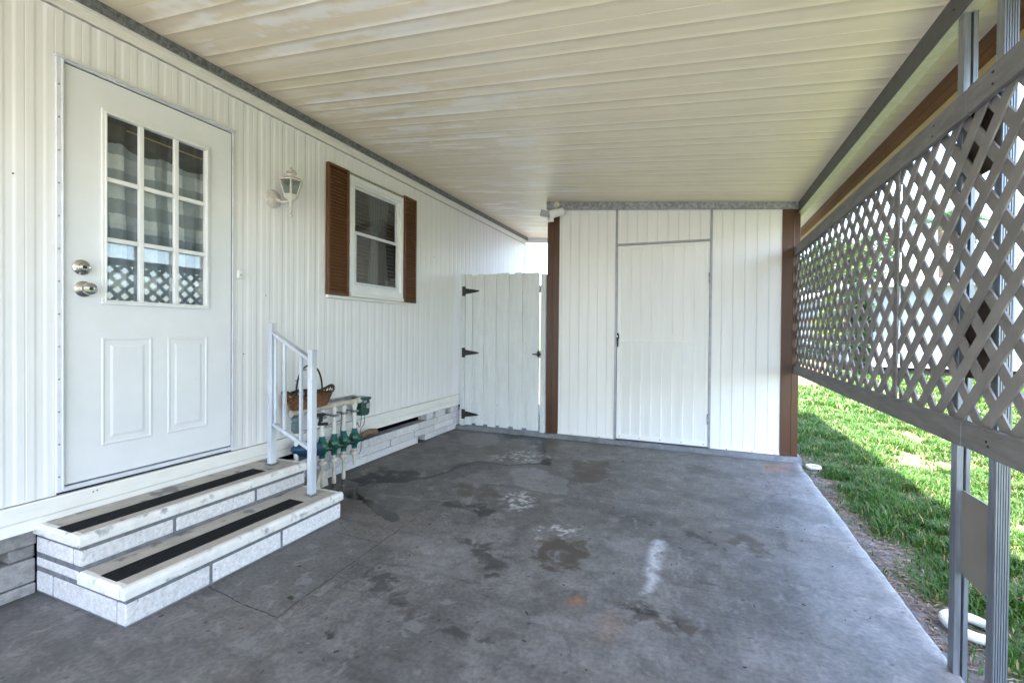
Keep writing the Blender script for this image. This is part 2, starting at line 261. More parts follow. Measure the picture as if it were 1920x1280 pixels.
STAINS=[('wet',1,0.012,[(-2.83,2.73),(-2.62,2.83),(-2.43,2.82),(-2.25,2.63),(-2.1,2.56),(-1.98,2.49),(-1.9,2.45),(-1.82,2.45),(-1.73,2.37),(-1.74,2.32),(-1.81,2.32),(-1.95,2.39),(-2.09,2.49),(-2.19,2.54),(-2.27,2.53),(-2.45,2.64),(-2.68,2.59)]),('dark',0.75,0.03,[(-2.87,2.77),(-2.55,2.86),(-2.5,3.18),(-2.26,3.21),(-2.12,3.27),(-2.0,3.1),(-2.11,2.94),(-2.33,2.8),(-2.36,2.54),(-2.55,2.46)]),('dark',0.9,0.03,[(-2.27,3.16),(-2.2,3.24),(-2.05,3.17),(-2.01,3.07),(-2.08,2.96),(-2.2,2.88),(-2.41,2.82),(-2.32,2.96)]),('brown',0.7,0.04,[(-2.62,3.23),(-2.47,3.26),(-2.26,3.04),(-2.21,2.89),(-2.34,2.9)]),('dark',0.45,0.08,[(-3.09,2.98),(-2.74,3.21),(-2.18,3.33),(-1.83,3.84),(-1.55,3.67),(-1.72,3.23),(-1.73,2.64),(-1.84,2.4),(-2.12,2.48),(-2.37,2.45)]),('dark',0.85,0.02,[(-1.36,4.01),(-1.24,4.1),(-1.19,3.87),(-1.25,3.81),(-1.32,3.86)]),('dark',0.8,0.02,[(-2.04,4.83),(-1.85,4.95),(-1.74,4.79),(-1.82,4.67),(-1.96,4.7)]),('dark',0.5,0.03,[(-2.17,4.89),(-1.61,4.97),(-1.32,4.14),(-1.44,4.13),(-1.64,4.63),(-2.0,4.62)]),('light',0.4,0.03,[(-1.98,4.58),(-1.95,4.38),(-2.01,4.23),(-2.14,4.17),(-2.3,4.22),(-2.44,4.37),(-2.49,4.57),(-2.44,4.75),(-2.29,4.82),(-2.11,4.75)]),('brown',0.8,0.05,[(-1.12,4.15),(-0.74,4.21),(-0.65,3.7),(-0.77,3.48),(-0.93,3.47)]),('brown',0.75,0.07,[(-0.86,2.44),(-0.81,2.55),(-0.54,2.58),(-0.47,2.35),(-0.53,2.24),(-0.68,2.11),(-0.83,2.2)]),('light',0.55,0.03,[(-1.52,3.62),(-1.33,3.77),(-0.96,3.56),(-0.86,3.2),(-1.08,3.15),(-1.33,3.24)]),('fleck',1,0.05,[(-1.3,3.01),(-1.22,3.14),(-1.09,3.1),(-1.03,2.91),(-1.08,2.79),(-1.22,2.83)]),('fleck',1,0.05,[(-0.9,2.57),(-0.82,2.71),(-0.66,2.68),(-0.64,2.6),(-0.73,2.5),(-0.86,2.47)]),('fleck',0.8,0.05,[(-1.79,3.93),(-1.65,4.24),(-1.22,4.11),(-1.38,3.85),(-1.68,3.79)]),('light',0.5,0.05,[(-0.55,2.62),(-0.31,2.71),(-0.27,2.42),(-0.36,2.43),(-0.46,2.53)]),('rust',0.9,0.02,[(-0.55,1.95),(-0.49,1.98),(-0.45,1.95),(-0.46,1.92),(-0.52,1.91)]),('rust',0.45,0.05,[(-0.27,1.87),(-0.28,1.84),(-0.3,1.81),(-0.32,1.8),(-0.35,1.8),(-0.36,1.83),(-0.36,1.87),(-0.34,1.9),(-0.31,1.91),(-0.29,1.9)]),('rust',0.4,0.03,[(-0.3,1.77),(-0.3,1.75),(-0.32,1.73),(-0.34,1.72),(-0.36,1.72),(-0.37,1.74),(-0.36,1.75),(-0.35,1.77),(-0.32,1.78),(-0.3,1.78)]),('dark',0.5,0.07,[(-1.53,1.87),(-1.36,1.86),(-1.12,1.66),(-0.95,1.58),(-0.98,1.51),(-1.04,1.48),(-1.21,1.58),(-1.53,1.7)]),('dark',0.45,0.05,[(-1.01,1.58),(-0.87,1.6),(-0.69,1.57),(-0.72,1.53),(-0.9,1.52)]),('dark',0.5,0.06,[(-1.4,2.33),(-1.12,2.36),(-0.86,2.16),(-0.85,2.03),(-0.96,2.03),(-1.16,2.18)]),('dark',0.5,0.03,[(-0.86,2.01),(-0.86,1.98),(-0.89,1.96),(-0.92,1.94),(-0.95,1.94),(-0.97,1.96),(-0.97,1.99),(-0.95,2.01),(-0.92,2.03),(-0.88,2.03)]),('brown',0.6,0.02,[(-0.85,1.9),(-0.85,1.88),(-0.86,1.87),(-0.88,1.86),(-0.9,1.86),(-0.91,1.88),(-0.91,1.9),(-0.9,1.91),(-0.88,1.92),(-0.86,1.92)]),('dark',0.6,0.02,[(-1.29,1.38),(-1.28,1.36),(-1.29,1.35),(-1.3,1.34),(-1.33,1.35),(-1.34,1.36),(-1.35,1.37),(-1.35,1.39),(-1.33,1.4),(-1.31,1.39)]),('dark',0.7,0.02,[(-0.63,1.48),(-0.63,1.46),(-0.64,1.45),(-0.66,1.44),(-0.67,1.44),(-0.68,1.45),(-0.69,1.47),(-0.68,1.48),(-0.66,1.49),(-0.64,1.48)]),('dark',0.7,0.02,[(-0.47,1.65),(-0.47,1.64),(-0.48,1.62),(-0.49,1.62),(-0.5,1.62),(-0.51,1.63),(-0.51,1.64),(-0.5,1.66),(-0.49,1.66),(-0.48,1.66)]),('dark',0.7,0.015,[(-0.52,1.52),(-0.52,1.51),(-0.53,1.5),(-0.54,1.5),(-0.55,1.5),(-0.56,1.5),(-0.56,1.51),(-0.55,1.52),(-0.54,1.52),(-0.52,1.52)]),('dark',0.6,0.05,[(-2.02,2.69),(-1.34,2.82),(-1.14,2.71),(-1.14,2.54),(-1.31,2.6),(-1.75,2.68)]),('light',0.3,0.1,[(-1.68,2.18),(-1.37,2.31),(-1.1,2.21),(-0.98,1.98),(-1.09,1.85),(-1.24,1.83),(-1.41,1.93)]),('brown',0.5,0.1,[(-1.87,3.16),(-1.36,3.22),(-1.24,2.94),(-1.39,2.75),(-1.7,2.88)]),('patch',0.45,0.02,[(-2.02,1.39),(-1.59,1.36),(-1.63,2.06),(-2.38,2.2),(-2.47,1.43)]),('white',.7,0.025,[(-0.22,2.71),(-0.17,2.7),(-0.17,2.48),(-0.18,2.28),(-0.2,2.14),(-0.22,2.12),(-0.22,2.26),(-0.23,2.5)]),('dark',0.95,0.02,[(-0.21,2.95),(-0.22,2.93),(-0.24,2.9),(-0.26,2.89),(-0.28,2.9),(-0.29,2.92),(-0.29,2.94),(-0.27,2.96),(-0.24,2.98),(-0.22,2.97)]),('dark',0.7,0.02,[(-0.38,4.6),(-0.39,4.57),(-0.4,4.55),(-0.42,4.54),(-0.44,4.55),(-0.45,4.57),(-0.45,4.6),(-0.43,4.62),(-0.41,4.63),(-0.39,4.62)]),('dark',0.85,0.05,[(-0.34,1.97),(-0.26,2.06),(-0.19,2.09),(-0.1,2.02),(-0.01,1.96),(-0.06,1.93),(-0.2,1.95),(-0.3,1.94)]),('brown',0.55,0.05,[(-0.4,2.01),(-0.22,2.12),(-0.01,2.0),(0.05,1.96),(-0.06,1.88),(-0.2,1.9)]),('brown',0.6,0.05,[(0.1,2.86),(0.28,3.07),(0.35,2.89),(0.39,2.7),(0.3,2.68),(0.18,2.77)]),('dark',0.4,0.05,[(0.47,3.28),(0.52,2.87),(0.47,2.8),(0.38,2.9)]),('rust',0.7,0.03,[(0.53,4.63),(0.65,4.73),(0.77,4.64),(0.71,4.5),(0.53,4.46)]),('brown',0.4,0.06,[(-0.16,4.29),(0.09,4.46),(0.09,4.16),(-0.09,4.03)]),('dark',0.5,0.04,[(-0.17,2.94),(-0.02,2.94),(0.18,2.74),(0.16,2.71),(-0.04,2.82)]),('brown',0.5,0.03,[(-0.08,2.36),(0.06,2.38),(0.2,2.35),(0.18,2.31),(0.02,2.31)]),('light',0.45,0.06,[(-0.49,2.66),(-0.26,2.78),(-0.22,2.46),(-0.33,2.45),(-0.44,2.55)]),('light',0.35,0.12,[(0.4,2.82),(0.62,2.8),(0.63,2.36),(0.62,2.1),(0.44,2.14)]),('light',0.5,0.04,[(0.86,4.56),(0.91,4.47),(0.86,2.92),(0.83,2.1),(0.81,2.09),(0.78,2.93),(0.78,3.93)]),('dark',0.35,0.2,[(-2.13,0.75),(-2.65,0.93),(-2.02,1.06),(-1.92,1.37),(-1.0,1.23)]),('dark',0.7,0.03,[(-1.44,4.96),(0.88,4.97),(0.86,4.85),(-1.4,4.81)]),('dark',0.3,0.2,[(-2.34,2.53),(-2.73,4.94),(-1.58,4.99),(-0.82,3.58),(-1.31,2.67),(-1.74,2.14)])]
LINES=[('dark',1,0.02,[(-1.24,3.91),(-1.37,3.83),(-1.56,3.7),(-1.7,3.71),(-1.86,3.69),(-1.93,3.5),(-1.95,3.29),(-2.02,3.09)]),('dark',0.5,0.008,[(-1.5,1.88),(-1.3,1.92)]),('crack',0.8,0.0035,[(-0.6,3.32),(-0.52,3.37),(-0.36,3.4),(-0.23,3.43),(-0.2,3.39),(-0.1,3.49),(-0.03,3.51),(0.07,3.47),(0.18,3.46)]),('crack',0.9,0.0045,[(0.23,3.5),(0.33,3.51),(0.4,3.52),(0.45,3.45),(0.47,3.33),(0.52,3.22)]),('crack',0.45,0.012,[(0.5,4.34),(0.52,3.99),(0.54,3.86),(0.6,3.87)]),('crack',0.45,0.012,[(0.54,3.85),(0.45,3.68),(0.4,3.53)]),('crack',0.5,0.003,[(0.34,2.92),(0.35,2.79)]),('crack',0.4,0.003,[(-0.05,3.67),(0.01,3.79),(0.03,3.9)]),('crack',0.6,0.0025,[(-0.72,3.15),(-0.58,3.09),(-0.39,3.1)]),('light',0.8,0.004,[(-0.37,2.98),(-0.34,2.82)]),('joint',0.8,0.006,[(-2.07,1.4),(-1.81,1.37),(-1.59,1.36),(-1.6,1.48),(-1.61,1.68),(-1.63,2.06),(-1.64,2.43)]),('joint',0.6,0.006,[(-1.99,2.07),(-1.63,2.06)]),('crack',0.5,0.0025,[(-0.52,3.35),(-0.39,3.43)]),('crack',0.4,0.003,[(-1.12,3.18),(-0.84,3.12),(-0.62,3.15)]),('light',0.35,0.004,[(-0.12,2.59),(-0.12,2.48),(-0.11,2.38),(-0.09,2.31)]),('light',0.35,0.004,[(-0.09,2.6),(-0.09,2.49),(-0.08,2.4),(-0.06,2.33)]),('light',0.35,0.004,[(-0.06,2.62),(-0.06,2.5),(-0.05,2.41),(-0.04,2.34)]),('light',0.35,0.004,[(-0.04,2.63),(-0.04,2.51),(-0.03,2.42),(-0.02,2.35)]),('light',0.3,0.006,[(-0.16,2.28),(-0.11,2.15),(-0.04,2.05)])]
# ------------------------------------------------------------------ ground and slab
WX = -2.70      # face of the home wall
def axis_pts(segs):
    r = []
    for a, b, st in segs: r += list(np.arange(a, b-1e-6, st))
    return np.array(r+[segs[-1][1]])
ys = axis_pts([(-14, -1, .5), (-1, .7, .1), (.7, 4.0, .0105), (4.0, 5.0, .016)]); xs = axis_pts([(-2.95, .845, .0115)])
gx, gy = np.meshgrid(xs, ys); px = gx.ravel(); py = gy.ravel()
wx = px+.05*(fbm(px*9, py*9, 3)-.5)+.02*(fbm(px*40, py*40, 5)-.5); wy = py+.07*(fbm(px*9, py*9, 13)-.5)+.02*(fbm(px*40, py*40, 15)-.5)
base = np.array([.178, .168, .163]); n1 = fbm(px*1.3, py*1.3, 21, 6); n2 = fbm(px*6, py*4, 31, 5); n3 = fbm(px*45, py*30, 41, 3)
n4 = fbm(px*16, py*13, 45, 5); colr = base[None, :]*(.74+.36*n1+.45*(n2-.5)+.36*(n3-.5)+.5*(n4-.5))[:, None]
tanm = smooth(.46, .66, fbm(px*1.1+7, py*1.4, 51, 5))[:, None]
colr = colr*(1-tanm*.45)+np.array([.165, .145, .125])*tanm*.45
blot = smooth(.54, .66, fbm(px*3.1+3, py*3.1, 61, 6))[:, None]; colr = colr*(1-.24*blot)
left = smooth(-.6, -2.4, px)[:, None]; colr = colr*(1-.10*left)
streak = smooth(.6, .8, fbm(px*3+9, py*22, 71, 4))[:, None]; colr = colr*(1-.22*streak)
wet = np.zeros(len(px)); DK = np.zeros((len(px), 3)); LT = np.zeros((len(px), 3))
TG = {'dark': (.016,.015,.015), 'brown': (.075,.056,.043), 'wet': (.010,.009,.009), 'light': (.34,.34,.36), 'white': (.62,.62,.66),
      'rust': (.26,.13,.07), 'patch': (.13,.13,.13), 'fleck': (.46,.45,.44), 'crack': (.045,.042,.045), 'joint': (.06,.055,.05)}
grain = fbm(px*26, py*26, 81, 4)
for kind, amt, soft, P in STAINS:
    A_ = np.array(P); m = (px > A_[:,0].min()-.3) & (px < A_[:,0].max()+.3) & (py > A_[:,1].min()-.3) & (py < A_[:,1].max()+.3)
    if not m.any(): continue
    d = poly_sdf(wx[m], wy[m], P); k = smooth(soft, -soft, d)*amt
    if soft >= .08 and kind == 'dark': k = k*.35
    if kind in ('dark', 'brown', 'light') and soft < .19:
        s2 = max(soft, .028)*1.5; f_ = smooth(s2, -s2, d); T_ = LT if kind in ('light', 'white') else DK
        am = min(.95, amt*(.6 if kind == 'light' else 1.35))*(.5 if (soft >= .08 and kind == 'dark') else 1); idx_ = np.flatnonzero(m); up = f_*am > T_[idx_, 0]*T_[idx_, 1]
        T_[idx_[up]] = np.stack([f_[up], np.full(up.sum(), am), np.full(up.sum(), 1. if kind in ('brown', 'white') else 0.)], 1); continue
    if kind == 'fleck': k = k*smooth(.56, .62, fbm(px[m]*34, py[m]*34, 91, 3))
    elif kind in ('dark', 'brown', 'light', 'rust'): k = k*(.45+.75*smooth(.38, .62, grain[m]))
    k = np.clip(k, 0, 1)[:, None]; colr[m] = colr[m]*(1-k)+np.array(TG[kind])*k
    if kind == 'wet': wet[m] = np.maximum(wet[m], k[:,0])
for kind, amt, wd, P in LINES:
    if kind in ('crack', 'joint') and wd < .01: continue
    d = np.full(len(px), 9.)
    for a, b in zip(P[:-1], P[1:]): d = np.minimum(d, seg_dist(px+.012*(fbm(px*20, py*20, 5)-.5), py+.02*(fbm(px*14, py*14, 6)-.5), a, b))
    wd2 = max(wd, .0055); k = (smooth(wd2*1.5, wd2*.3, d)*amt*min(1, wd/.0045)*(.5+.6*grain))[:, None]; k = np.clip(k, 0, 1); colr = colr*(1-k)+np.array(TG[kind])*k
drv = smooth(-1.2, -2.6, py)[:, None]; colr = colr*(1-drv)+np.array([.58,.55,.50])*drv*(.85+.3*n2)[:, None]  # unseen driveway made paler to bounce more sunlight onto the ceiling
edge = smooth(.06, 0, .845-px)[:, None]*(.4+.6*smooth(.4, .6, grain))[:, None]; colr = colr*(1-edge*.6)+np.array([.36,.345,.33])*edge*.6
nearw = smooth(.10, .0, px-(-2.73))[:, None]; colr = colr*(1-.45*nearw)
spec_ = rng.random(len(px)) > .9988; colr[spec_] = [.03,.028,.025]
pz = .003*(fbm(px*.8, py*.8, 7, 3)-.5)*smooth(.845, .7, px)
pxe = np.where(px > .8449, px+.018*(fbm(px*0, py*5, 17, 4)-.5), px)
ny, nx = gx.shape; idx = np.arange(nx*ny).reshape(ny, nx)
F = np.stack([idx[:-1,:-1], idx[:-1,1:], idx[1:,1:], idx[1:,:-1]], -1).reshape(-1, 4)
V = np.stack([pxe, py, pz], 1)
e = idx[:, -1]; V2 = V[e].copy(); V2[:, 2] = -.14; n0 = len(V); ii = np.arange(ny)
F2_ = np.stack([e[:-1], n0+ii[:-1], n0+ii[1:], e[1:]], 1)
V = np.vstack([V, V2]); colr = np.vstack([colr, colr[e]*.6]); wet = np.concatenate([wet, wet[e]*0]); DK = np.vstack([DK, DK[e]*0]); LT = np.vstack([LT, LT[e]*0])
fm = bpy.data.materials.new('stained concrete'); fm.use_nodes = True; n = fm.node_tree.nodes; l = fm.node_tree.links; p = n['Principled BSDF']
a = n.new('ShaderNodeAttribute'); a.attribute_name = 'stain'; a2 = n.new('ShaderNodeAttribute'); a2.attribute_name = 'wet'
tc = n.new('ShaderNodeTexCoord'); no = n.new('ShaderNodeTexNoise'); no.inputs['Scale'].default_value = 55; no.inputs['Detail'].default_value = 8; l.new(tc.outputs['Object'], no.inputs['Vector'])
mr = n.new('ShaderNodeMapRange'); mr.inputs[1].default_value = .3; mr.inputs[2].default_value = .7; mr.inputs[3].default_value = .74; mr.inputs[4].default_value = 1.2; l.new(no.outputs['Fac'], mr.inputs[0])
mm = n.new('ShaderNodeMix'); mm.data_type = 'RGBA'; mm.blend_type = 'MULTIPLY'; mm.inputs[0].default_value = 1; l.new(a.outputs['Color'], mm.inputs[6]); l.new(mr.outputs[0], mm.inputs[7]); cur = mm.outputs[2]
nz = n.new('ShaderNodeTexNoise'); nz.inputs['Scale'].default_value = 8; nz.inputs['Detail'].default_value = 12; nz.inputs['Roughness'].default_value = .68; nz.inputs['Distortion'].default_value = .6; l.new(tc.outputs['Object'], nz.inputs['Vector'])
# fine mottling: crisp-edged pale laitance and darker worn spots
for lo_, hi_, cA_, f0 in ((.555, .585, (.085,.08,.078), .45), (.42, .385, (.26,.25,.25), .42)):
    q = n.new('ShaderNodeMapRange'); q.inputs[1].default_value = lo_; q.inputs[2].default_value = hi_; q.inputs[4].default_value = f0; l.new(nz.outputs['Fac'], q.inputs[0])
    x_ = n.new('ShaderNodeMix'); x_.data_type = 'RGBA'; l.new(q.outputs[0], x_.inputs[0]); l.new(cur, x_.inputs[6]); x_.inputs[7].default_value = (*cA_, 1); cur = x_.outputs[2]
for nm_, c0_, c1_ in (('lt', (.36,.355,.36), (.62,.62,.66)), ('dk', (.026,.025,.025), (.075,.058,.046))):
    at = n.new('ShaderNodeAttribute'); at.attribute_name = nm_; sp = n.new('ShaderNodeSeparateColor'); l.new(at.outputs['Color'], sp.inputs[0])
    ad = n.new('ShaderNodeMath'); ad.operation = 'MULTIPLY_ADD'; l.new(nz.outputs['Fac'], ad.inputs[0]); ad.inputs[1].default_value = 2.4; l.new(sp.outputs[0], ad.inputs[2])
    th = n.new('ShaderNodeMapRange'); th.inputs[1].default_value = 1.88; th.inputs[2].default_value = 2.16; l.new(ad.outputs[0], th.inputs[0])
    gt_ = n.new('ShaderNodeMath'); gt_.operation = 'MULTIPLY'; l.new(th.outputs[0], gt_.inputs[0]); l.new(sp.outputs[1], gt_.inputs[1])
    gf = n.new('ShaderNodeMapRange'); gf.inputs[1].default_value = 0; gf.inputs[2].default_value = .35; l.new(sp.outputs[0], gf.inputs[0])
    g2 = n.new('ShaderNodeMath'); g2.operation = 'MULTIPLY'; l.new(gt_.outputs[0], g2.inputs[0]); l.new(gf.outputs[0], g2.inputs[1])
    cc_ = n.new('ShaderNodeMix'); cc_.data_type = 'RGBA'; l.new(sp.outputs[2], cc_.inputs[0]); cc_.inputs[6].default_value = (*c0_, 1); cc_.inputs[7].default_value = (*c1_, 1)
    x_ = n.new('ShaderNodeMix'); x_.data_type = 'RGBA'; l.new(g2.outputs[0], x_.inputs[0]); l.new(cur, x_.inputs[6]); l.new(cc_.outputs[2], x_.inputs[7]); cur = x_.outputs[2]
l.new(cur, p.inputs['Base Color'])
rm = n.new('ShaderNodeMapRange'); l.new(a2.outputs['Fac'], rm.inputs[0]); rm.inputs[3].default_value = .50; rm.inputs[4].default_value = .12
n5 = n.new('ShaderNodeTexNoise'); n5.inputs['Scale'].default_value = 4; n5.inputs['Detail'].default_value = 6; l.new(tc.outputs['Object'], n5.inputs['Vector'])
ra = n.new('ShaderNodeMath'); ra.operation = 'MULTIPLY_ADD'; l.new(n5.outputs['Fac'], ra.inputs[0]); ra.inputs[1].default_value = .25; ra.inputs[2].default_value = -.10
rb = n.new('ShaderNodeMath'); rb.operation = 'ADD'; rb.use_clamp = True; l.new(ra.outputs[0], rb.inputs[0]); l.new(rm.outputs[0], rb.inputs[1]); l.new(rb.outputs[0], p.inputs['Roughness'])
sl_ = n.new('ShaderNodeMapRange'); l.new(a2.outputs['Fac'], sl_.inputs[0]); sl_.inputs[3].default_value = .32; sl_.inputs[4].default_value = .22; l.new(sl_.outputs[0], p.inputs['Specular IOR Level'])
n6 = n.new('ShaderNodeTexNoise'); n6.inputs['Scale'].default_value = 130; n6.inputs['Detail'].default_value = 6; l.new(tc.outputs['Object'], n6.inputs['Vector'])
bs = n.new('ShaderNodeMapRange'); l.new(a2.outputs['Fac'], bs.inputs[0]); bs.inputs[3].default_value = .28; bs.inputs[4].default_value = .01
bp = n.new('ShaderNodeBump'); bp.inputs['Distance'].default_value = .004; l.new(bs.outputs[0], bp.inputs['Strength']); l.new(n6.outputs['Fac'], bp.inputs['Height']); l.new(bp.outputs[0], p.inputs['Normal'])
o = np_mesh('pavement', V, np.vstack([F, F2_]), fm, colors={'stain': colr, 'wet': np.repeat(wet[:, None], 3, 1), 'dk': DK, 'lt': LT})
tag(o, kind='structure')
M['crackm'] = mat('dark crack line', (.035,.032,.032), (.07,.065,.062), .95, scale=30, spec=.1)  # dark colour of the crack and joint strips
for kind, amt, wd, P in LINES:
    if not (kind in ('crack', 'joint') and wd < .01): continue
    pts = []; g = np.random.default_rng(int(abs(P[0][0]*1000)))
    for a_, b_ in zip(P[:-1], P[1:]):
        L = math.hypot(b_[0]-a_[0], b_[1]-a_[1]); m_ = max(2, int(L/.018))
        for i in range(m_):
            t = i/m_; j = (.0055 if kind == 'crack' else .002); pts.append((a_[0]+(b_[0]-a_[0])*t+g.normal()*j, a_[1]+(b_[1]-a_[1])*t+g.normal()*j))
    pts.append(P[-1]); pts = np.array(pts); d = np.gradient(pts, axis=0); d /= np.linalg.norm(d, axis=1)[:, None]+1e-9; nrm = np.stack([-d[:,1], d[:,0]], 1)
    hw = (wd*(.28 if kind == 'crack' else .42)*amt*g.uniform(.35, 1.25, len(pts)))[:, None]; A_, B_ = pts+nrm*hw, pts-nrm*hw
    Q = np.vstack([A_, B_]); zq = .003*(fbm(Q[:,0]*.8, Q[:,1]*.8, 7, 3)-.5)*smooth(.845, .7, Q[:,0])+.0009; m_ = len(pts); i = np.arange(m_-1)
    cr = np_mesh('crack', np.column_stack([Q, zq]), np.stack([i, i+1, m_+i+1, m_+i], 1), M['crackm'], o)

M['curb'] = mat('curb concrete', (.20,.21,.22), (.12,.125,.135), .8, scale=10, bump=.5, bscale=70, c3=(.5,.5,.5), s3=55, m3=(.68,.74))
cb = MB(); segs = 40
vs = []
for i in range(segs+1):
    x = -2.72+(.87+2.72)*i/segs; j = .006*math.sin(i*1.7)+.004*math.sin(i*4.1); y0 = 4.845-j; zt = .043+.003*math.sin(i*2.3)
    vs += [(x, y0-.012, -.02), (x, y0, .030+j*.4), (x, y0+.012, zt), (x, 5.02, .044), (x, 5.02, -.02)]
cb.add(vs, [(i*5+k, i*5+k+1, (i+1)*5+k+1, (i+1)*5+k) for i in range(segs) for k in range(4)]+[(0,1,2,3,4), tuple(segs*5+k for k in (4,3,2,1,0))])
tag(cb.build('path', M['curb'], smooth=True), kind='structure')

# ground sheet (soil under the grass), one sheet to the horizon with the soil just below the slab
gxs = axis_pts([(-150, -3, 21), (-3, .6, .6), (.6, 3, .03), (3, 9, .25), (9, 150, 14.1)]); gys = axis_pts([(-150, 0, 15), (0, 9, .05), (9, 18, .25), (18, 150, 12)])
GX, GY = np.meshgrid(gxs, gys); qx = GX.ravel(); qy = GY.ravel()
def ground_z(x, y):
    near = smooth(.6, .9, x)*smooth(6, 3, x)
    return -.055+.03*near*(fbm(x*7, y*7, 101, 4)-.5)+.02*near*(fbm(x*25, y*25, 102, 3)-.5)+.025*smooth(1.0, 1.6, x)
def dirt_edge(y): return 1.04+.13*(fbm(y*3.1, y*0+4, 111, 4)-.5)*2+.05*np.sin(y*1.7)-.045*np.clip(y-2.5, 0, 3)*.6
def bare(x, y):   # bare or dead patches of lawn
    b = smooth(.54, .64, fbm(x*2.6+2, y*2.6, 121, 5))
    return np.clip(b, 0, 1)*smooth(1.3, 1.9, x)
qz = np.where(qx < .7, -.16, ground_z(qx, qy))
gd = smooth(-.06, .05, qx-dirt_edge(qy)); bb = bare(qx, qy)
c_dirt = np.array([.145,.125,.118]); c_soil = np.array([.055,.075,.025]); c_bare = np.array([.27,.22,.13])
nn = fbm(qx*18, qy*18, 131, 4)[:, None]
gc = (c_dirt*(1-gd[:, None])+c_soil*gd[:, None])*(.6+.8*nn); gc = gc*(1-.8*bb[:, None])+c_bare*.8*bb[:, None]*(.7+.6*nn)
far = smooth(12, 20, np.hypot(qx, qy))[:, None]; gc = gc*(1-far)+np.array([.075,.10,.03])*far
ny, nx = GX.shape; idx = np.arange(nx*ny).reshape(ny, nx)
F = np.stack([idx[:-1,:-1], idx[:-1,1:], idx[1:,1:], idx[1:,:-1]], -1).reshape(-1, 4)
gm = attr_mat('soil', 'tint', .95); n = gm.node_tree.nodes; l = gm.node_tree.links
nb = n.new('ShaderNodeTexNoise'); nb.inputs['Scale'].default_value = 60; nb.inputs['Detail'].default_value = 8; tcn = n.new('ShaderNodeTexCoord'); l.new(tcn.outputs['Object'], nb.inputs['Vector'])
bpn = n.new('ShaderNodeBump'); bpn.inputs['Strength'].default_value = .9; bpn.inputs['Distance'].default_value = .012; l.new(nb.outputs['Fac'], bpn.inputs['Height']); l.new(bpn.outputs[0], n['Principled BSDF'].inputs['Normal'])
tag(np_mesh('ground', np.stack([qx, qy, qz], 1), F, gm, colors={'tint': gc}), kind='structure')

# grass: one mesh of bent blades
def blades(N, x0, x1, y0, y1, hmin, hmax, wd, seed):
    g = np.random.default_rng(seed); x = g.uniform(x0, x1, N); y = g.uniform(y0, y1, N)
    e = dirt_edge(y); b = bare(x, y); clump = fbm(x*4, y*4, 141, 4)
    pr = np.where(x < e, .035, smooth(-.02, .25, x-e)*.9+.1)*(1-.86*b)*(.35+.9*smooth(.35, .6, clump))
    k = g.random(N) < pr; x, y, b, clump = x[k], y[k], b[k], clump[k]; N = len(x)
    shed = (x < .87) & (y > 4.85); x[shed] = x[shed]+.1
    h = g.uniform(hmin, hmax, N)*(.6+.8*smooth(.3, .65, clump))*(1-.5*b)*np.where(x < dirt_edge(y)+.05, .55, 1); a = g.uniform(0, 2*np.pi, N); lean = g.uniform(.25, 1.15, N)*h
    dx, dy = np.cos(a), np.sin(a); w_ = wd*g.uniform(.6, 1.3, N); sx, sy = -dy*w_/2, dx*w_/2; z = ground_z(x, y)
    P = np.zeros((N, 6, 3))
    P[:,0] = np.stack([x-sx, y-sy, z], 1); P[:,1] = np.stack([x+sx, y+sy, z], 1)
    P[:,2] = np.stack([x+sx+dx*lean*.35, y+sy+dy*lean*.35, z+h*.62], 1); P[:,3] = np.stack([x-sx+dx*lean*.35, y-sy+dy*lean*.35, z+h*.62], 1)
    P[:,4] = np.stack([x+sx*.25+dx*lean, y+sy*.25+dy*lean, z+h*g.uniform(.75, 1.05, N)], 1); P[:,5] = np.stack([x-sx*.25+dx*lean, y-sy*.25+dy*lean, P[:,4,2]], 1)
    i = np.arange(N)[:, None]*6; f = np.stack([np.hstack([i, i+1, i+2, i+3]), np.hstack([i+3, i+2, i+4, i+5])], 1).reshape(-1, 4)
    t = g.random((N, 1)); c = np.array([.026,.095,.010])*(1-t)+np.array([.080,.170,.020])*t
    dry = (g.random(N) < .07+.35*b)[:, None]; c = np.where(dry, np.array([.34,.27,.13])*(.7+.5*t), c); c *= (.75+.5*clump)[:, None]
    return P.reshape(-1, 3), f, np.repeat(c, 6, 0)
Vs, Fs, Cs, off = [], [], [], 0
for args in [(84000, .835, 2.4, 1.4, 5.0, .025, .062, .0055, 1), (52000, .86, 3.2, 4.6, 8.5, .03, .062, .007, 2), (60000, 2.2, 6, 3, 9, .03, .06, .009, 3), (90000, 1.0, 9.5, 8, 17, .03, .08, .018, 4), (16000, .9, 4, -3, 1.5, .03, .08, .012, 5)]:
    v, f, c = blades(*args); Vs.append(v); Fs.append(f+off); Cs.append(c); off += len(v)
tag(np_mesh('grass', np.vstack(Vs), np.vstack(Fs), M['blade'], colors={'tint': np.vstack(Cs)}), kind='stuff')

